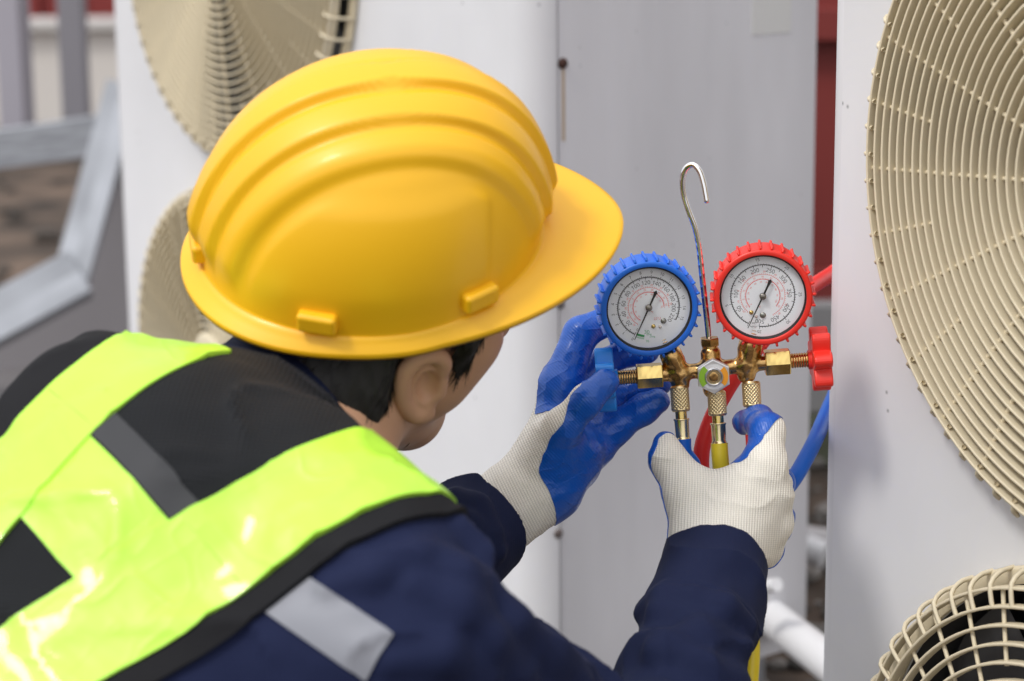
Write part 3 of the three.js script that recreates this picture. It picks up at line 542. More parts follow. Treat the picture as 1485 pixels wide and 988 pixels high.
// body: one continuous surface from head to feet, mostly under the clothes
const skin = M([0.6, 0.335, 0.205], 0.5, 0, { bumpMap: dataTex(256, 256, (u, v) => 0.5 + 0.5 * fbm(u * 50, v * 50, 3, 2)), bumpScale: 0.0004 });
const headParts = [
  ell(hd3(-0.004, 0.008, 0), AF, AU, AR, 0.088, 0.088, 0.07),
  ell(hd3(0.018, -0.05, 0), AF, AU, AR, 0.07, 0.075, 0.063),
  cone(hd3(0.024, -0.108, 0), hd3(0.045, -0.138, 0), 0.045, 0.024),
  cone(hd3(-0.018, -0.1, 0.045), hd3(0.045, -0.134, 0.014), 0.022, 0.02), cone(hd3(-0.018, -0.1, -0.045), hd3(0.045, -0.134, -0.014), 0.022, 0.02),
  cone(hd3(-0.012, -0.07, 0.048), hd3(-0.018, -0.1, 0.045), 0.022, 0.022), cone(hd3(-0.012, -0.07, -0.048), hd3(-0.018, -0.1, -0.045), 0.022, 0.022),
  cone(hd3(0.05, -0.05, 0.036), hd3(0.035, -0.075, 0.04), 0.022, 0.022), cone(hd3(0.05, -0.05, -0.036), hd3(0.035, -0.075, -0.04), 0.022, 0.022),
];
const earAt = hd3(0.008, -0.055, 0.07), eU = AU.clone().multiplyScalar(0.96).addScaledVector(AF, -0.24).normalize(), eN = AR.clone().addScaledVector(AF, -0.12).normalize(), eF = new THREE.Vector3().crossVectors(eU, eN).normalize();
const ep = (f, u, n) => earAt.clone().addScaledVector(eF, f * 0.98).addScaledVector(eU, u * 1.02).addScaledVector(eN, n * 1.05);
const helixPts = new THREE.CatmullRomCurve3([[0.011, 0.004, 0.003], [0.013, 0.018, 0.007], [0.006, 0.029, 0.010], [-0.006, 0.0305, 0.012], [-0.0145, 0.022, 0.013], [-0.0165, 0.008, 0.013], [-0.0145, -0.006, 0.0115], [-0.009, -0.017, 0.0095], [-0.003, -0.0235, 0.008]].map((q) => ep(...q))).getPoints(28);
const earPrims = [ell(ep(-0.002, 0.003, 0.005), eF, eU, eN, 0.0165, 0.0285, 0.0075)];
for (let i = 0; i + 1 < helixPts.length; i++) earPrims.push(cone(helixPts[i], helixPts[i + 1], 0.0034));
earPrims.push(cone(ep(-0.001, -0.02, 0.006), ep(0.003, -0.0245, 0.005), 0.007, 0.006), cone(ep(0.012, 0.001, 0.004), ep(0.012, -0.008, 0.004), 0.0045, 0.0045));
const earSolid = blend(earPrims, 0.0055), concha = ell(ep(0.002, 0.003, 0.0135), eF, eU, eN, 0.0085, 0.0135, 0.0095);
const earF = (x, y, z) => smax(earSolid(x, y, z), -concha(x, y, z), 0.003);
const headB = blend(headParts, 0.028);
const faceBits = [cone(hd3(0.078, -0.03, 0), hd3(0.098, -0.068, 0), 0.008, 0.0115), cone(hd3(0.086, -0.074, 0.012), hd3(0.086, -0.074, -0.012), 0.0075), cone(hd3(0.07, -0.096, 0.016), hd3(0.07, -0.096, -0.016), 0.0065), cone(hd3(0.068, -0.105, 0.013), hd3(0.068, -0.105, -0.013), 0.0065),
  cone(hd3(0.072, -0.012, 0.045), hd3(0.08, -0.014, -0.0), 0.01), cone(hd3(0.072, -0.012, -0.045), hd3(0.08, -0.014, 0), 0.01)];
const eyes = blend([cone(hd3(0.077, -0.03, 0.032), hd3(0.074, -0.03, 0.038), 0.0105), cone(hd3(0.077, -0.03, -0.032), hd3(0.074, -0.03, -0.038), 0.0105)], 0.001);
const lids = blend([ell(hd3(0.064, -0.03, 0.033), AF, AU, AR, 0.0125, 0.0115, 0.0135), ell(hd3(0.064, -0.03, -0.033), AF, AU, AR, 0.0125, 0.0115, 0.0135)], 0.001);
const faceF = blend(faceBits, 0.01);
const headFull = (x, y, z) => { let d = smin(headB(x, y, z), faceF(x, y, z), 0.012); d = smax(d, -eyes(x, y, z), 0.008); d = Math.min(d, lids(x, y, z)); return d; };
const neckF = blend([cone(neckA, neckB, 0.046, 0.05), cone(neckB, tp(0, 0.05, -0.055), 0.05, 0.06)], 0.01);
const bodyRest = blend([...torsoF(-0.014), ...armF(-0.014), cone(wrR, P(1075, 740, 1.575), 0.02, 0.02), cone(wrL, P(810, 650, 1.61), 0.021, 0.018),
  cone(legL[0], legL[1], 0.075, 0.055), cone(legL[1], legL[2], 0.05, 0.035), cone(legR[0], legR[1], 0.075, 0.055), cone(legR[1], legR[2], 0.05, 0.035)], 0.03);
const bodyF = (x, y, z) => smin(smin(headFull(x, y, z), neckF(x, y, z), 0.02), bodyRest(x, y, z), 0.03);
const bounds = (pts, m) => { const b = new THREE.Box3().setFromPoints(pts); b.expandByScalar(m); return [b.min, b.max]; };
const headPlane = hd3(-0.01, -0.15, 0), hN = neckA.clone().sub(neckB).normalize();
{
  const hb = bounds([hd3(0, 0.12, 0), hd3(0.1, -0.13, 0.08), hd3(-0.1, -0.13, -0.08), hd3(0.1, 0.05, -0.08), hd3(-0.1, 0.05, 0.08), neckB], 0.05);
  const sepC = neckA.clone().lerp(neckB, 0.6);
  const headG = cut(surface(bodyF, hb[0], hb[1], 0.0028), plane(sepC, hN)), eb = bounds([ep(0.02, 0.035, 0), ep(-0.02, -0.035, 0.015), ep(0.02, -0.035, 0.01), ep(-0.02, 0.035, 0.01)], 0.012), earG = surface(earF, eb[0], eb[1], 0.0011);
  const bb = bounds([hips, shR, shL, elR, elL, wrR, wrL, neckB, legL[1], legR[1], legL[2], legR[2]], 0.1);
  const restG = cut(surface(bodyF, bb[0], bb[1], 0.009), plane(sepC.clone().addScaledVector(hN, 0.0002), hN.clone().negate()));
  wpart(worker, 'body', merge([headG, earG, restG]), skin);
}
// hair
{
  const hairCut = (x, y, z) => {
    const f = (x - AC.x) * AF.x + (y - AC.y) * AF.y + (z - AC.z) * AF.z, u = (x - AC.x) * AU.x + (y - AC.y) * AU.y + (z - AC.z) * AU.z, r = (x - AC.x) * AR.x + (y - AC.y) * AR.y + (z - AC.z) * AR.z;
    const jag = 0.004 * noise(f * 260, u * 60, r * 260);
    let line = -0.09 - 0.02 * ss(-0.02, -0.08, f) + 0.0;                              // nape
    if (f > -0.03) line = -0.09 + 0.087 * ss(-0.03, -0.004, f);                     // rises behind the ear
    if (f > 0.022) line = -0.002 - 0.05 * (1 - ss(0.0, 0.018, Math.abs(f - 0.034)));   // sideburn
    if (f > 0.054) line = 0.02;
    return u - line + jag;
  };
  const hb = bounds([hd3(0, 0.12, 0), hd3(0.1, -0.1, 0.08), hd3(-0.12, -0.12, -0.08), hd3(-0.12, -0.1, 0.08)], 0.03);
  const napeF = cone(neckA, neckA.clone().lerp(neckB, 0.45), 0.046, 0.047);
  const hf = (x, y, z) => { const d = Math.min(headB(x, y, z), smin(headB(x, y, z), napeF(x, y, z), 0.02)); return d - 0.0045 - 0.0016 * fbm(x * 300, y * 70, z * 300, 2) - 0.006 * ss(0, 0.03, hairCut(x, y, z)) ; };
  const g = cut(surface(hf, hb[0], hb[1], 0.0028), hairCut), gp = g.attributes.position, gn = g.attributes.normal, strands = [];
  for (let i = 0; i < gp.count; i++) { // short strands soften the hairline
    const p = V(gp.getX(i), gp.getY(i), gp.getZ(i)), h = hairCut(p.x, p.y, p.z); if (rnd() > (h < 0.006 ? 0.75 : 0.1)) continue;
    const n = V(gn.getX(i), gn.getY(i), gn.getZ(i)), d = AU.clone().multiplyScalar(-1).addScaledVector(AF, -0.35 + 0.5 * (rnd() - 0.5)).addScaledVector(AR, 0.5 * (rnd() - 0.5)); d.addScaledVector(n, -d.dot(n)).normalize().addScaledVector(n, 0.08 + 0.25 * rnd()).normalize();
    const l = 0.006 + 0.009 * rnd(); strands.push(cyl(p.clone().addScaledVector(d, -0.003), p.clone().addScaledVector(d, l), 0.00055, 0.00008, 3, true));
  }
  wpart(worker, 'hair', merge([shell(g, 0, 0.006), ...strands]), M([0.011, 0.009, 0.008], 0.6));
}
// jacket
const clothBump = dataTex(256, 256, (u, v, i, j) => 0.5 + 0.28 * (((i + j) % 4) < 2 ? 1 : -1) * 0.5 + 0.3 * fbm(u * 20, v * 20, 1, 3), false, 9, 9);
const navy = M([0.008, 0.013, 0.047], 0.85, 0, { specularIntensity: 0.5, bumpMap: clothBump, bumpScale: 0.0004, sheen: 0.1, sheenColor: new THREE.Color(0.1, 0.14, 0.3), sheenRoughness: 0.6 });
const fR = wrR.clone().sub(elR).normalize(), fL = wrL.clone().sub(elL).normalize();
const jacketCore = blend(torsoF(0), 0.05), jArmR = blend([armF(0.003)[0], armF(0.003)[1]], 0.03), jArmL = blend([armF(0.003)[2], armF(0.003)[3]], 0.03);
const endR = wrR.clone().addScaledVector(fR, -0.008), endL = wrL.clone().addScaledVector(fL, -0.034);
const along = (p, e, d) => (x, y, z) => (x - e.x) * d.x + (y - e.y) * d.y + (z - e.z) * d.z;
const alR = along(0, endR, fR), alL = along(0, endL, fL);
const fold = (x, y, z, al, a0, a1, amp, fr, ph) => { const t = al(x, y, z), m = ss(a0, a0 + 0.03, t) * (1 - ss(a1 - 0.03, a1, t)); if (m <= 0) return 0; const w = 0.03 * noise(x * 14 + ph, y * 14, z * 14); const q = Math.sin((t + w + 0.35 * (x * 0.6 - y * 0.4)) * fr + ph); return m * amp * (Math.pow(0.5 + 0.5 * q, 1.6) - 0.35); };
const jacketF0 = (x, y, z) => {
  let a = jArmR(x, y, z), b = jArmL(x, y, z); const tR = alR(x, y, z), tL = alL(x, y, z);
  if (a < 0.05) { a -= 0.003 * ss(-0.062, -0.058, tR) + 0.0012 * Math.exp(-(((tR + 0.064) / 0.003) ** 2)); a -= fold(x, y, z, alR, -0.24, -0.055, 0.008, 120, 0.4) + 0.004 * fbm(x * 26, y * 26, z * 26, 2); }
  if (b < 0.05) { b -= 0.004 * ss(-0.06, -0.055, tL) + 0.009 * Math.exp(-(((tL + 0.085) / 0.02) ** 2)); b -= fold(x, y, z, alL, -0.25, -0.07, 0.009, 100, 2) + 0.003 * fbm(x * 26, y * 26, z * 26, 2); }
  a = smax(a, tR, 0.0015); b = smax(b, tL, 0.0015);
  let d = jacketCore(x, y, z);
  d = smin(d, a, 0.035); d = smin(d, b, 0.03);
  if (d < 0.05) d -= 0.002 * fbm(x * 9, y * 9, z * 9, 2);
  return d;
};
// creases of the cloth: raised rolls that lie half sunk on the sleeves and shoulder
const creaseF = [];
for (const [r, ...q] of [
  [0.010, [868, 975], [905, 925], [965, 893], [1030, 903]], [0.008, [915, 1000], [955, 945], [1015, 922], [1075, 940]], [0.006, [1010, 870], [1050, 882], [1085, 908]], [0.006, [930, 890], [965, 868], [1000, 864]],
  [0.010, [690, 840], [730, 905], [790, 950], [840, 990]], [0.008, [600, 850], [660, 880], [705, 930], [760, 990]], [0.007, [620, 800], [665, 830], [690, 880]], [0.007, [570, 960], [640, 950], [700, 985]], [0.006, [480, 850], [540, 835], [600, 800]],
  [0.007, [640, 735], [680, 760], [720, 800]], [0.008, [665, 770], [690, 805], [735, 830]], [0.006, [660, 720], [690, 735], [715, 770]],
]) {
  const pts = q.map(([x, y]) => hit(jacketF0, x, y, 0.95, 1.75)).filter(Boolean), dirIn = camDir(0, -0.15, -1);
  for (let i = 0; i + 1 < pts.length; i++) if (pts[i].distanceTo(pts[i + 1]) < 0.08) { const w = (k) => 1.3 * r * (0.55 + 0.45 * Math.sin(Math.PI * clamp((k + 0.15) / (pts.length - 0.7), 0, 1))); creaseF.push(cone(pts[i].clone().addScaledVector(dirIn, r * 0.45), pts[i + 1].clone().addScaledVector(dirIn, r * 0.45), w(i), w(i + 1))); }
}
const jacketF = (x, y, z) => { let d = jacketF0(x, y, z); if (d < 0.03) { for (const f of creaseF) d = smin(d, f(x, y, z), 0.009); d -= 0.0014 * fbm(x * 42, y * 42, z * 42, 2) + 0.003 * Math.pow(1 - Math.abs(noise(x * 17 + 0.5 * noise(x * 20, y * 20, z * 20), y * 17, z * 17)), 6); } return d; };
const ju = (x, y, z) => [(x - mid.x) * tW.x + (y - mid.y) * tW.y + (z - mid.z) * tW.z, (x - mid.x) * tS.x + (y - mid.y) * tS.y + (z - mid.z) * tS.z];
const jb = bounds([hips, shR, shL, elR, elL, wrR, wrL, neckB, tp(0.16, 0.5, 0), tp(-0.14, 0.5, -0.2), tp(0.16, 0.5, -0.2)], 0.08);
const nearR = (x, y, z) => Math.min(alR(x, y, z) + 0.075, 0.1 - Math.hypot(x - wrR.x, y - wrR.y, z - wrR.z)), nearL = (x, y, z) => Math.min(alL(x, y, z) + 0.075, 0.1 - Math.hypot(x - wrL.x, y - wrL.y, z - wrL.z));
const fine = (w, nf) => { const b = bounds([w], 0.105); return cut(surface(jacketF, b[0], b[1], 0.002, ju), nf); };
const jacketRough = cut(surface(jacketF, jb[0], jb[1], 0.005, ju), (x, y, z) => -Math.max(nearR(x, y, z), nearL(x, y, z)) + 0.0003);
const jacketG = jacketRough, jacketAll = merge([jacketRough, fine(wrR, nearR), fine(wrL, nearL)]);
const jacket = wpart(worker, 'jacket', jacketAll, navy);

// vest: shells that follow the back, cut by planes
{
  const H0 = (px, py) => hit(jacketF, px, py) || (console.log('no hit', px, py), P(px, py, 1.25));
  const a1 = H0(510, 690), a2 = H0(150, 905), b1 = H0(205, 525), b2 = H0(50, 660), c1 = H0(85, 695), c2 = H0(180, 800);
  const dirA = a1.clone().sub(a2).normalize(), nA = tN.clone().addScaledVector(dirA, -tN.dot(dirA)).normalize(), mA = new THREE.Vector3().crossVectors(dirA, nA).normalize(); if (mA.dot(tW) > 0) mA.negate();
  const dirB = b1.clone().sub(b2).normalize(), nB = tN.clone().addScaledVector(dirB, -tN.dot(dirB)).normalize(), mB = new THREE.Vector3().crossVectors(dirB, nB).normalize(); if (mB.dot(tW) < 0) mB.negate();
  const dirC = c2.clone().sub(c1).normalize(), nC = tN.clone().addScaledVector(dirC, -tN.dot(dirC)).normalize(), mC = new THREE.Vector3().crossVectors(dirC, nC).normalize(); if (mC.dot(tS) > 0) mC.negate();  // mC points up the back
  const cA = a1.clone().add(a2).multiplyScalar(0.5), cB = b1.clone().add(b2).multiplyScalar(0.5), cC = c1.clone().add(c2).multiplyScalar(0.5);
  const hA = 0.03, hB = 0.029, hCw = 0.029;
  const notArms = (x, y, z) => Math.max(plane(elR, elR.clone().sub(shR))(x, y, z), 0) > 0 ? -1 : 1;
  const neckC = cone(neckA, neckB, 0.038, 0.038), neckHole = (x, y, z) => Math.min(neckC(x, y, z), 0.024 - jacketCore(x, y, z));
  const cuts = (g, list) => list.reduce((q, f) => cut(q, f), g);
  const upperOf = (x, y, z) => 0.46 - ((x - mid.x) * tS.x + (y - mid.y) * tS.y + (z - mid.z) * tS.z);
  const vestRight = plane(cA, mA, hA + 0.0145), vestLeft = plane(cB, mB, hB + 0.03), base = cuts(jacketG, [(x, y, z) => -vestRight(x, y, z), (x, y, z) => -vestLeft(x, y, z), upperOf, neckHole, plane(a1.clone().addScaledVector(dirA, 0.16), dirA.clone().negate()), (x, y, z) => Math.min(alR(x, y, z), 0) * -1 - 0.12, (x, y, z) => -alL(x, y, z) - 0.12]);
  const meshTex = dataTex(256, 256, (u, v, i, j) => { const c = Math.sin(i / 256 * Math.PI * 2 * 32) * Math.sin(j / 256 * Math.PI * 2 * 32); return 0.72 - 0.28 * c; }, true, 8, 8);
  const meshBump = dataTex(256, 256, (u, v, i, j) => 0.5 + 0.5 * Math.sin(i / 256 * Math.PI * 2 * 32) * Math.sin(j / 256 * Math.PI * 2 * 32), false, 8, 8);
  const vestM = M([0.021, 0.023, 0.027], 0.8, 0, { specularIntensity: 0.4, map: meshTex, bumpMap: meshBump, bumpScale: 0.0004, sheen: 0.3, sheenColor: new THREE.Color(0.2, 0.2, 0.24) });
  const vest = wpart(worker, 'vest', shell(base, 0.0035, 0.004), vestM);
  const wr = (x, y, z) => 0.0052 + 0.0007 * noise(x * 30, y * 30, z * 30) + 0.0022 * Math.pow(1 - Math.abs(noise(x * 20 + 3, y * 20, z * 20)), 10);
  const limeBump = dataTex(512, 512, (u, v) => 0.45 + 0.35 * fbm(u * 5, v * 12, 4, 3) + 0.16 * Math.pow(1 - Math.abs(fbm(u * 7, v * 9, 8, 2)) * 1.6, 6) + 0.05 * Math.pow(1 - Math.abs(fbm(u * 16 + 5, v * 10, 3, 2)) * 1.6, 6), false, 4, 4);
  const lime = M([0.51, 0.95, 0.065], 0.45, 0, { clearcoat: 0.3, clearcoatRoughness: 0.08, bumpMap: limeBump, bumpScale: 0.0035 });
  const inA = (x, y, z) => hA - Math.abs(plane(cA, mA)(x, y, z)), inB = (x, y, z) => hB - Math.abs(plane(cB, mB)(x, y, z)), inC = (x, y, z) => hCw - Math.abs(plane(cC, mC)(x, y, z));
  const back = (x, y, z) => (x - mid.x) * tN.x + (y - mid.y) * tN.y + (z - mid.z) * tN.z + 0.075;
  const pl = (c, m, o = 0, s = 1) => { const f = plane(c, m, o); return (x, y, z) => s * f(x, y, z); };
  const strapA = cuts(base, [pl(cA, mA, -hA), pl(cA, mA, hA, -1)]), strapB = cuts(base, [pl(b1, dirB, 0.045, -1), pl(cB, mB, -hB), pl(cB, mB, hB, -1)]);
  const barC = cuts(base, [pl(cC, mC, -hCw), pl(cC, mC, hCw, -1), pl(cA, mA, -hA + 0.004, -1), pl(cB, mB, -hB + 0.004, -1), back]);
  const pipe = cuts(base, [pl(cC, mC, hCw + 0.001), pl(cC, mC, hCw + 0.019, -1), pl(cA, mA, -hA - 0.001, -1), pl(cB, mB, -hB - 0.001, -1), back]);
  wpart(vest, 'reflective_strip', shell(strapB, wr, 0.003), lime); wpart(vest, 'reflective_strip', shell(barC, (x, y, z) => wr(x, y, z) - 0.0014, 0.002), lime); wpart(vest, 'reflective_strip', shell(strapA, (x, y, z) => wr(x, y, z) + 0.001, 0.004), lime);
  wpart(vest, 'grey_binding', shell(pipe, 0.005, 0.0015), M([0.032, 0.033, 0.037], 0.7));
  const trim = cuts(base, [pl(cA, mA, hA + 0.001)]); wpart(vest, 'edge_binding', shell(trim, 0.0046, 0.003), M([0.015, 0.015, 0.017], 0.85, 0, { specularIntensity: 0.3 }));
  const trimB = cuts(base, [pl(cB, mB, hB + 0.001)]); wpart(vest, 'edge_binding', shell(trimB, 0.0046, 0.003), M([0.015, 0.015, 0.017], 0.85, 0, { specularIntensity: 0.3 }));
  // grey tape on the right sleeve
  const t1 = H0(420, 865), t2 = H0(545, 950), td = t2.clone().sub(t1).normalize(), tn2 = camDir(-0.1, 0.3, 1), tm = new THREE.Vector3().crossVectors(td, tn2).normalize(), tc = t1.clone().add(t2).multiplyScalar(0.5);
  const nearCam = (x, y, z) => { const q = V(x, y, z).applyMatrix4(camera.matrixWorldInverse); return q.z + 1.22; };
  const tape = cuts(jacketG, [pl(tc, tm, -0.0145), pl(tc, tm, 0.0145, -1), pl(t2, td, 0.002, -1), (x, y, z) => vestRight(x, y, z) - 0.001, nearCam]);
  wpart(jacket, 'reflective_tape', shell(tape, 0.0016, 0.002), M([0.235, 0.243, 0.275], 0.55, 0.1));
}

// gloves: white knit with a blue dipped palm
const knitMap = dataTex(512, 512, (u, v, i, j) => { const rib = 0.5 + 0.5 * Math.cos(u * Math.PI * 2 * 64), row = 0.5 + 0.5 * Math.cos(v * Math.PI * 2 * 86); const d = 0.985 - 0.1 * Math.pow(1 - rib, 3) - 0.05 * (1 - row) + 0.03 * fbm(u * 9, v * 9, 5, 3); return [d, d * 0.985, d * 0.955]; }, true, 8, 8);
const knitBump = dataTex(512, 512, (u, v) => (0.5 + 0.5 * Math.cos(u * Math.PI * 2 * 64)) * 0.7 + 0.3 * (0.5 + 0.5 * Math.cos(v * Math.PI * 2 * 86)), false, 8, 8);
const knit = M([1, 0.985, 0.95], 0.85, 0, { map: knitMap, bumpMap: knitBump, bumpScale: 0.0005 });
const dipBump = dataTex(512, 512, (u, v) => 0.45 + 0.035 * Math.cos((u + v * 0.3) * Math.PI * 2 * 64) + 0.4 * fbm(u * 14, v * 14, 6, 4) + 0.3 * Math.pow(1 - Math.abs(fbm(u * 11, v * 15, 2, 2)) * 1.6, 5), false, 8, 8);
const dip = M([0.004, 0.1, 0.52], 0.36, 0, { bumpMap: dipBump, bumpScale: 0.0016, specularIntensity: 0.7, clearcoat: 0.35, clearcoatRoughness: 0.2 });
function makeGlove(prims, k, uvU, uvV, wrinkle, label) {
  // prims: {a, b, ra, rb, q: palm-side direction, t: how far round the coating starts}
  const fs = prims.map((p) => cone(p.a, p.b, p.ra, p.rb));
  const f0 = (x, y, z) => { let d = fs[0](x, y, z); for (let i = 1; i < fs.length; i++) d = smin(d, fs[i](x, y, z), prims[i].k || k); return d; };
  const f = (x, y, z) => { const d = f0(x, y, z); return d < 0.02 ? d - wrinkle(x, y, z) : d; };
  const coat = (x, y, z) => {
    let s = 0, ws = 0;
    for (let i = 0; i < prims.length; i++) { const p = prims[i], d = fs[i](x, y, z), w = Math.exp(-Math.max(0, d) / 0.0035 - 0.0); if (w < 1e-7) continue;
      const ab = p.b.clone().sub(p.a), t = clamp(((x - p.a.x) * ab.x + (y - p.a.y) * ab.y + (z - p.a.z) * ab.z) / ab.lengthSq(), 0, 1), r = p.ra + (p.rb - p.ra) * t;
      const g = ((x - p.a.x - ab.x * t) * p.q.x + (y - p.a.y - ab.y * t) * p.q.y + (z - p.a.z - ab.z * t) * p.q.z) / r - (p.t + ((p.t2 === undefined ? p.t : p.t2) - p.t) * t); s += w * g; ws += w; }
    return ws ? s / ws + 0.05 * noise(x * 300, y * 300, z * 300) : -1;
  };
  const b = bounds(prims.flatMap((p) => [p.a, p.b]), 0.04), o = prims[0].a;
  const uvf = (x, y, z) => [((x - o.x) * uvU.x + (y - o.y) * uvU.y + (z - o.z) * uvU.z), ((x - o.x) * uvV.x + (y - o.y) * uvV.y + (z - o.z) * uvV.z)];
  const g = surface(f, b[0], b[1], 0.0019, uvf), cv = new Float32Array(g.attributes.position.count);
  const white = cut(g, (x, y, z) => -coat(x, y, z)), blue = cut(g, coat);
  const gl = wpart(worker, 'glove', white, knit, label); wpart(gl, 'palm_coating', shell(blue, 0.0007, 0.0009), dip);
  return f;
}
const px = (n, d) => n * d / FPX;
{ // right glove: back of the hand to the camera
  const q0 = camDir(-0.2, 0.25, -1).normalize(), c = (a, b, ra, rb, q = q0, t = 0.25, o = {}) => ({ a: P(...a), b: P(...b), ra: px(ra, a[2]), rb: px(rb, b[2]), q: q.clone().normalize(), t, ...o });
  const W = [1040, 800, 1.552], tip = -1.6;
  makeGlove([
    c([1030, 850, 1.525], W, 55, 56, q0, 0.75), c(W, [1062, 730, 1.563], 58, 52, q0, 0.62, { k: 0.02 }),
    c([1020, 775, 1.558], [1000, 715, 1.565], 42, 34, camDir(-0.75, 0.1, -0.7), 0.62, { k: 0.016 }), c([1000, 715, 1.565], [970, 668, 1.577], 33, 24, camDir(-0.75, 0.3, -0.6), 0.45, { k: 0.012 }), c([970, 668, 1.577], [966, 644, 1.585], 23, 17, camDir(-0.5, 0.4, -0.75), 0.1),
    c([1060, 755, 1.556], [1108, 678, 1.556], 40, 30, camDir(-0.45, 0.35, -0.8), 0.5, { k: 0.014 }), c([1065, 765, 1.556], [1120, 718, 1.56], 38, 29, q0, 0.6, { k: 0.014 }), c([1065, 780, 1.556], [1122, 760, 1.567], 38, 27, camDir(0.3, -0.2, -1), 0.55, { k: 0.014 }), c([1060, 790, 1.556], [1108, 796, 1.575], 38, 26, camDir(0.4, -0.5, -0.8), 0.6, { k: 0.014 }),
    c([1108, 678, 1.556], [1113, 626, 1.572], 28, 24, camDir(-0.8, 0.45, -0.45), 0.12, { k: 0.01 }), c([1113, 626, 1.572], [1100, 610, 1.596], 23, 20, camDir(-0.55, 0.8, 0.1), -0.2, { t2: -2, k: 0.006 }), c([1100, 610, 1.596], [1082, 612, 1.613], 19, 17, q0, -2, { k: 0.006 }),
    c([1120, 718, 1.56], [1128, 700, 1.598], 25, 22, camDir(0.2, -0.2, -1), 0.35, { k: 0.007 }), c([1128, 700, 1.598], [1098, 705, 1.637], 21, 19, q0, -2, { k: 0.005 }), c([1098, 705, 1.637], [1066, 722, 1.632], 19, 17, q0, -2, { k: 0.005 }),
    c([1122, 760, 1.567], [1128, 752, 1.608], 25, 22, camDir(0.2, -0.4, -1), 0.3, { k: 0.007 }), c([1128, 752, 1.608], [1100, 750, 1.645], 21, 19, q0, -2, { k: 0.005 }), c([1100, 750, 1.645], [1068, 765, 1.638], 19, 17, q0, -2, { k: 0.005 }),
    c([1108, 796, 1.575], [1116, 796, 1.612], 22, 19, camDir(0.2, -0.5, -1), 0.2, { k: 0.007 }), c([1116, 796, 1.612], [1094, 800, 1.648], 18, 17, q0, -2, { k: 0.005 }), c([1094, 800, 1.648], [1070, 805, 1.64], 17, 15, q0, -2, { k: 0.005 }),
  ], 0.01, camDir(0.995, -0.08, 0), camDir(0.08, 0.995, 0), (x, y, z) => 0.0008 * fbm(x * 60, y * 60, z * 60, 2) + 0.0009 * Math.pow(1 - Math.abs(noise(x * 34 + 2, y * 34, z * 34)), 8), 'white knit glove with its back to the camera');
}
{ // left glove: palm and thumb to the camera
  const q0 = camDir(0.75, -0.35, 0.75), c = (a, b, ra, rb, q = q0, t = 0.0, o = {}) => ({ a: P(...a), b: P(...b), ra: px(ra, a[2]), rb: px(rb, b[2]), q: q.clone().normalize(), t, ...o });
  makeGlove([
    c([736, 739, 1.592], [742, 734, 1.594], 57, 57, q0, 2, { k: 0.005 }), c([722, 745, 1.59], [758, 712, 1.603], 52, 47, q0, 2, { k: 0.008 }), c([758, 712, 1.603], [790, 665, 1.612], 44, 44, camDir(0.8, -0.3, 0.4), 0.35, { k: 0.016 }),
    c([800, 705, 1.607], [828, 655, 1.61], 46, 44, q0, -0.25, { k: 0.02 }), c([790, 690, 1.6], [806, 640, 1.592], 38, 36, camDir(0.8, -0.5, 0.2), 0.1, { k: 0.016 }),
    c([800, 640, 1.62], [812, 560, 1.622], 34, 29, camDir(0.85, -0.1, 0.5), -0.5, { t2: -0.75, k: 0.014 }), c([815, 645, 1.625], [832, 590, 1.63], 33, 26, q0, -0.6, { k: 0.014 }), c([825, 655, 1.628], [850, 620, 1.635], 31, 25, q0, -1, { k: 0.014 }), c([835, 670, 1.622], [860, 650, 1.63], 30, 24, q0, -1, { k: 0.014 }),
    c([812, 560, 1.622], [842, 485, 1.632], 27, 23, camDir(0.85, 0.1, 0.5), -0.75, { t2: -1, k: 0.007 }), c([842, 485, 1.632], [882, 466, 1.643], 22, 19, q0, -2, { k: 0.005 }), c([882, 466, 1.643], [915, 470, 1.648], 19, 16, q0, -2, { k: 0.005 }),
    c([832, 590, 1.63], [868, 532, 1.655], 24, 21, q0, -2, { k: 0.007 }), c([868, 532, 1.655], [908, 512, 1.66], 20, 18, q0, -2, { k: 0.005 }), c([908, 512, 1.66], [938, 512, 1.658], 18, 15, q0, -2, { k: 0.005 }),
    c([850, 620, 1.635], [890, 578, 1.655], 23, 21, q0, -2, { k: 0.007 }), c([890, 578, 1.655], [930, 562, 1.655], 20, 18, q0, -2, { k: 0.005 }), c([930, 562, 1.655], [957, 558, 1.65], 18, 15, q0, -2, { k: 0.005 }),
    c([860, 650, 1.63], [893, 620, 1.632], 25, 22, q0, -2, { k: 0.007 }), c([893, 620, 1.632], [932, 595, 1.628], 22, 20, q0, -2, { k: 0.005 }), c([932, 595, 1.628], [953, 582, 1.625], 20, 17, q0, -2, { k: 0.005 }),
    c([795, 660, 1.588], [815, 618, 1.572], 33, 25, camDir(0.65, -0.75, 0.1), 0.15, { k: 0.012 }), c([815, 618, 1.572], [850, 580, 1.565], 24, 21, camDir(0.6, -0.75, 0.15), 0.1, { t2: -0.5, k: 0.007 }), c([850, 580, 1.565], [878, 554, 1.57], 21, 18, camDir(0.6, -0.7, 0.2), -1.2, { t2: -2, k: 0.006 }),
  ], 0.01, camDir(0.88, 0.45, 0), camDir(-0.45, 0.88, 0), (x, y, z) => 0.001 * fbm(x * 55, y * 55, z * 55, 2) + 0.0008 * Math.pow(1 - Math.abs(noise(x * 40 + 0.6 * noise(x * 30, y * 30, z * 30), y * 40 + 4 + 0.6 * noise(z * 30, x * 30, y * 30), z * 40)), 5), 'glove with its blue coated palm and thumb to the camera');
}
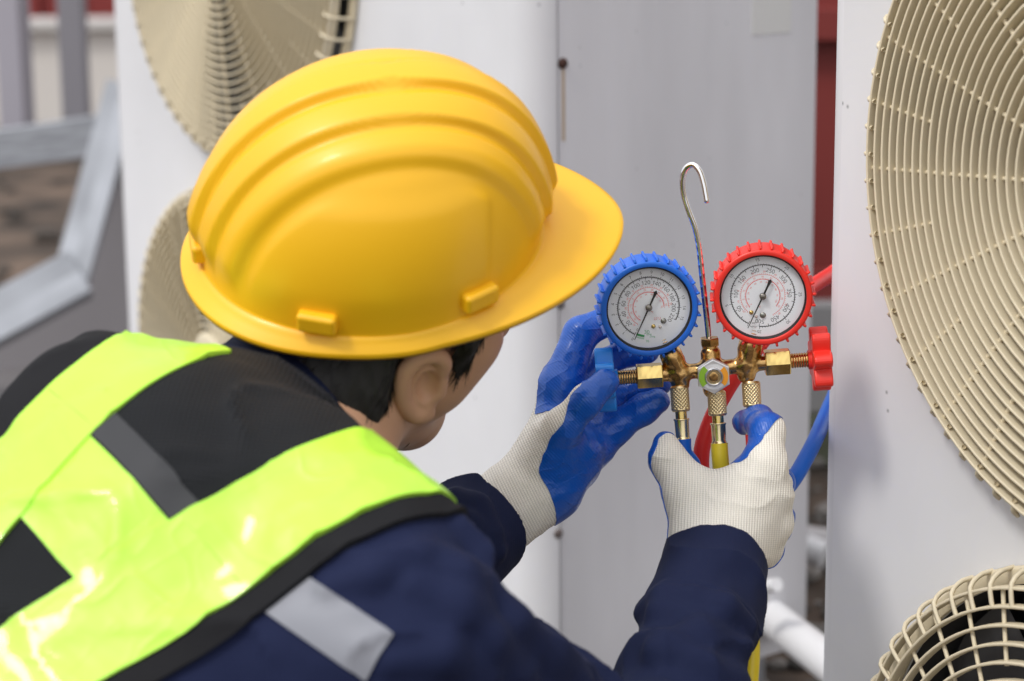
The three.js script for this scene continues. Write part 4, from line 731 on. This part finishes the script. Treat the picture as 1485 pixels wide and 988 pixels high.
// trousers and boots, below the frame
{
  const tf = blend([cone(legL[0], legL[1], 0.09, 0.07), cone(legL[1], legL[2], 0.066, 0.052), cone(legR[0], legR[1], 0.09, 0.07), cone(legR[1], legR[2], 0.066, 0.052), ell(hips, tW, tS, tN, 0.15, 0.14, 0.115)], 0.04);
  const b = bounds([hips, legL[1], legL[2], legR[1], legR[2]], 0.17);
  wpart(worker, 'trousers', surface((x, y, z) => Math.max(tf(x, y, z) - 0.004 * fbm(x * 14, y * 14, z * 14, 2), 0.08 - y), b[0], b[1], 0.011), navy);
  for (const l of [legL, legR]) {
    const a = l[2].clone(), t = a.clone().addScaledVector(fwd, 0.15); a.y = 0.06; t.y = 0.04;
    const bf = blend([cone(a, t, 0.05, 0.042), cone(a, V(a.x, 0.14, a.z), 0.048, 0.05)], 0.02), bb = bounds([a, t, V(a.x, 0.16, a.z), V(a.x, 0, a.z)], 0.07);
    wpart(worker, 'boot', surface((x, y, z) => Math.max(bf(x, y, z), 0.004 - y), bb[0], bb[1], 0.008), black);
  }
}
// ---------------------------------------------------------------- things behind and between the units
{
  const bx = (parent, name, a, b, w, h, m, up = V(0, 1, 0), label) => { // a beam from a to b, w deep and h high
    const d = b.clone().sub(a), L = d.length(); d.normalize(); const z = new THREE.Vector3().crossVectors(d, up).normalize(), y = new THREE.Vector3().crossVectors(z, d);
    const g = new RoundedBoxGeometry(L, h, w, 2, Math.min(w, h) * 0.06); g.applyMatrix4(new THREE.Matrix4().makeBasis(d, y, z)); const c = a.clone().add(b).multiplyScalar(0.5); g.translate(c.x, c.y, c.z);
    return wpart(parent, name, g, m, label);
  };
  const galv = M([0.5, 0.52, 0.56], 0.42, 0.55, { map: dataTex(256, 256, (u, v) => { const n = 0.85 + 0.16 * fbm(u * 12, v * 12, 2, 3); return [n, n, n]; }, true) }), greyPost = M([0.36, 0.34, 0.38], 0.6), greyPost2 = M([0.22, 0.21, 0.23], 0.6);
  // concrete slab the units stand on
  const cTex = dataTex(512, 512, (u, v) => { const n = 0.55 + 0.22 * fbm(u * 9, v * 9, 4, 5); return [n, n * 0.985, n * 0.985]; }, true);
  const sl = new THREE.BoxGeometry(5, 0.04, 3.6); sl.translate(-2.3, 0, -2.9); struct('concrete_floor', sl, M([0.62, 0.6, 0.61], 0.85, 0, { map: cTex }));
  // steel stand on the left
  const st = thing('steel_stand', V(-1.1, 0, -4.1), 'blurred galvanised steel stand of beams and posts left of the white unit', 'steel frame');
  bx(st, 'beam', P(-160, 238, 4.3), P(150, 195, 4.15), 0.05, 0.075, galv); 
  const chan = (a, b, w, dpt) => { const d = b.clone().sub(a), L = d.length(); d.normalize(); const f = camDir(0.1, 0.2, 1), y = new THREE.Vector3().crossVectors(f, d).normalize(), z = new THREE.Vector3().crossVectors(d, y); const s = new THREE.Shape(); const t = 0.006; s.moveTo(-w / 2, -dpt); s.lineTo(-w / 2, 0); s.lineTo(w / 2, 0); s.lineTo(w / 2, -dpt); s.lineTo(w / 2 - t, -dpt); s.lineTo(w / 2 - t, -t); s.lineTo(-w / 2 + t, -t); s.lineTo(-w / 2 + t, -dpt); s.closePath(); const g = new THREE.ExtrudeGeometry(s, { depth: L, bevelEnabled: false }); g.applyMatrix4(new THREE.Matrix4().makeBasis(y, z, d)); g.translate(a.x, a.y, a.z); return g; };
  wpart(st, 'brace', chan(P(178, 120, 4.1), P(98, 415, 4.0), 0.062, 0.05), galv); wpart(st, 'beam', chan(P(115, 392, 3.99), P(-170, 545, 3.9), 0.085, 0.06), galv);
  for (const [x0, x1, y0, y1, d, m] of [[-40, 38, -300, 225, 4.32, greyPost], [68, 108, -300, 200, 4.3, greyPost2]]) { const a = P((x0 + x1) / 2, y0, d), b = P((x0 + x1) / 2, y1, d); b.x = a.x; b.z = a.z; bx(st, 'post', a, b, 0.05, (x1 - x0) * d / FPX, m, V(0, 0, 1)); }
  { const q = [[186, 165], [104, 402], [-160, 530], [-160, 640], [230, 640], [215, 165]].map(([x, y]) => P(x, y, 4.22)), o = q[1], fx = camDir(1, 0, 0), fy = V(0, 1, 0), nz = new THREE.Vector3().crossVectors(fx, fy).normalize(); const s = new THREE.Shape(q.map((v) => { const d = v.clone().sub(o); return new THREE.Vector2(d.dot(fx), d.y); })); const g = new THREE.ExtrudeGeometry(s, { depth: 0.004, bevelEnabled: false }); g.applyMatrix4(new THREE.Matrix4().makeBasis(fx, fy, nz)); g.translate(o.x, o.y, o.z); wpart(st, 'side_plate', g, M([0.25, 0.235, 0.245], 0.6)); }
  for (const x of [-40, 140]) { const a = P(x, 232, 4.25), b = a.clone(); b.y = 0; bx(st, 'leg', b, a, 0.04, 0.05, greyPost2, V(0, 0, 1)); }
  // far wall and red container on the left
  const lw = thing('boundary_wall', V(-1.9, 0, -8.6), 'low pale wall far away beyond the steel stand', 'wall');
  bx(lw, 'wall_body', V(-4.4, 0.19, -8.6), V(0.2, 0.19, -8.6), 0.2, 0.38, M([0.66, 0.62, 0.58], 0.8)); bx(lw, 'coping', V(-4.42, 0.395, -8.58), V(0.22, 0.395, -8.58), 0.26, 0.03, M([0.6, 0.58, 0.56], 0.8));
  const rc = thing('cargo_container', V(-1.6, 0, -9.4), 'dark red steel container beyond the low pale wall', 'container');
  bx(rc, 'container_body', V(-1.95, 1.2, -9.4), V(0.6, 1.2, -9.4), 0.9, 2.0, M([0.24, 0.03, 0.026], 0.6)); bx(rc, 'bottom_rail', V(-1.97, 0.2, -8.93), V(0.62, 0.2, -8.93), 0.05, 0.12, M([0.2, 0.025, 0.022], 0.6));
  for (let i = 0; i < 16; i++) bx(rc, 'rib', V(-1.9 + i * 0.16, 0.28, -8.945), V(-1.9 + i * 0.16, 2.1, -8.945), 0.03, 0.07, M([0.23, 0.03, 0.026], 0.6), V(0, 0, 1));
  // between the units: red steel panel on a concrete and moss-green base
  const y = (py, d) => P(1190, py, d).y, X0 = P(1120, 400, 3.6).x, X1 = X0 + 0.75, Z = P(1190, 400, 3.6).z;
  const rp = thing('red_steel_panel', V((X0 + X1) / 2, 0, Z), 'dark red steel panel standing in the gap between the two white units', 'panel');
  const redM = M([0.24, 0.035, 0.03], 0.55);
  const yb = y(430, 3.6); bx(rp, 'sheet', V(X0, (yb + 2.2) / 2, Z - 0.02), V(X1, (yb + 2.2) / 2, Z - 0.02), 0.03, 2.2 - yb, redM); bx(rp, 'rail', V(X0, y(30, 3.58), Z + 0.012), V(X1, y(30, 3.58), Z + 0.012), 0.03, 0.05, redM); bx(rp, 'rail', V(X0, yb + 0.02, Z + 0.012), V(X1, yb + 0.02, Z + 0.012), 0.03, 0.05, redM);
  const pw = thing('plinth_wall', V((X0 + X1) / 2, 0, Z), 'low grey concrete wall with a mossy foot below the red steel panel', 'wall');
  const ym = y(600, 3.6); bx(pw, 'concrete_course', V(X0 - 0.1, (ym + yb) / 2, Z), V(X1, (ym + yb) / 2, Z), 0.12, yb - ym - 0.003, M([0.36, 0.35, 0.35], 0.85)); bx(pw, 'mossy_foot', V(X0 - 0.1, ym / 2, Z + 0.01), V(X1, ym / 2, Z + 0.01), 0.16, ym, M([0.12, 0.13, 0.085], 0.9));
  // pipes
  const wp = M([0.8, 0.8, 0.81], 0.35);
  const p1 = thing('drain_pipe', P(1150, 930, 2.4), 'thick white plastic pipe slanting down beside the grey side panel', 'pipe');
  const pa = P(1103, 884, 2.52), pb = P(1290, 1030, 2.12); wpart(p1, 'pipe_run', cyl(pa, pb, 0.0205, 0.0205, 32), wp); const pd = pb.clone().sub(pa).normalize();
  wpart(p1, 'collar', cyl(pa.clone().addScaledVector(pd, -0.02), pa.clone().addScaledVector(pd, 0.012), 0.026, 0.026, 32), M([0.35, 0.38, 0.43], 0.5)); wpart(p1, 'elbow', tube([pa.clone().addScaledVector(pd, -0.018), pa.clone().addScaledVector(pd, -0.05).add(V(0, -0.01, 0)), pa.clone().addScaledVector(pd, -0.07).add(V(0, -0.06, 0)), pa.clone().addScaledVector(pd, -0.072).add(V(0, -0.14, 0))], 0.021, 30, 20), wp);
  const p2 = thing('water_pipe', P(1180, 780, 3.1), 'grey white pipe lying low behind the gap between the units', 'pipe');
  wpart(p2, 'pipe_run', cyl(P(1060, 762, 3.1), P(1380, 815, 3.0), 0.017, 0.017, 24), M([0.6, 0.58, 0.58], 0.5)); wpart(p2, 'coupling', cyl(P(1168, 795, 2.99), P(1196, 806, 2.98), 0.02, 0.02, 24), wp);
  // service valves on the unit behind
  const vp = P(1100, 853, 2.36), vq = P(1127, 848, 2.33); const vg = [cyl(vp, vq, 0.0075, 0.0075, 20), cyl(P(1092, 868, 2.37), P(1116, 864, 2.35), 0.0055, 0.0055, 20)];
  bgUnit.updateMatrixWorld(true); const gm = merge(vg); gm.applyMatrix4(bgUnit.matrixWorld.clone().invert()); part(bgUnit, 'service_valve', gm, wp);
  // loose stones on the ground
  const sg = new THREE.IcosahedronGeometry(1, 1), sp = sg.attributes.position; for (let i = 0; i < sp.count; i++) { const k = 1 + 0.25 * noise(sp.getX(i) * 2, sp.getY(i) * 2, sp.getZ(i) * 2); sp.setXYZ(i, sp.getX(i) * k, sp.getY(i) * k * 0.6, sp.getZ(i) * k); } sg.computeVertexNormals();
  const N = 900, im = new THREE.InstancedMesh(sg, M([1, 1, 1], 0.9), N), mtx = new THREE.Matrix4(), q = new THREE.Quaternion(), col = new THREE.Color();
  for (let i = 0; i < N; i++) { const s = 0.006 + 0.022 * rnd() * rnd(); q.setFromEuler(new THREE.Euler(0, rnd() * 6.28, 0)); mtx.compose(V(0.22 + rnd() * 1.1, s * 0.35, -1.95 - rnd() * 1.55), q, V(s, s, s)); im.setMatrixAt(i, mtx); const c = 0.05 + 0.3 * rnd() * rnd(); im.setColorAt(i, col.setRGB(c, c * 0.92, c * 0.84)); }
  im.name = 'rubble'; shadows(im); scene.add(im); tag(im, 'loose stones and rubble on the ground between the units', 'rubble', null, 'stuff');
  const N2 = 500, im2 = new THREE.InstancedMesh(sg, M([1, 1, 1], 0.9), N2);
  for (let i = 0; i < N2; i++) { const s = 0.012 + 0.035 * rnd() * rnd(); q.setFromEuler(new THREE.Euler(0, rnd() * 6.28, 0)); mtx.compose(V(-3.6 + rnd() * 3.4, s * 0.3, -4.9 - rnd() * 3.4), q, V(s, s, s)); im2.setMatrixAt(i, mtx); const c = 0.035 + 0.06 * rnd() * rnd(), r = rnd() < 0.15 ? 1.7 : 1.2; im2.setColorAt(i, col.setRGB(c * r, c, c * 0.85)); }
  im2.name = 'broken_stones'; shadows(im2); scene.add(im2); tag(im2, 'brown stones and broken brick scattered beyond the steel stand', 'rubble', null, 'stuff');
}
const renderer = new THREE.WebGLRenderer({ antialias: true });
renderer.setSize(1485, 988);
renderer.toneMapping = THREE.LinearToneMapping;
renderer.toneMappingExposure = EXPOSURE;
renderer.shadowMap.enabled = true;
renderer.render(scene, camera);
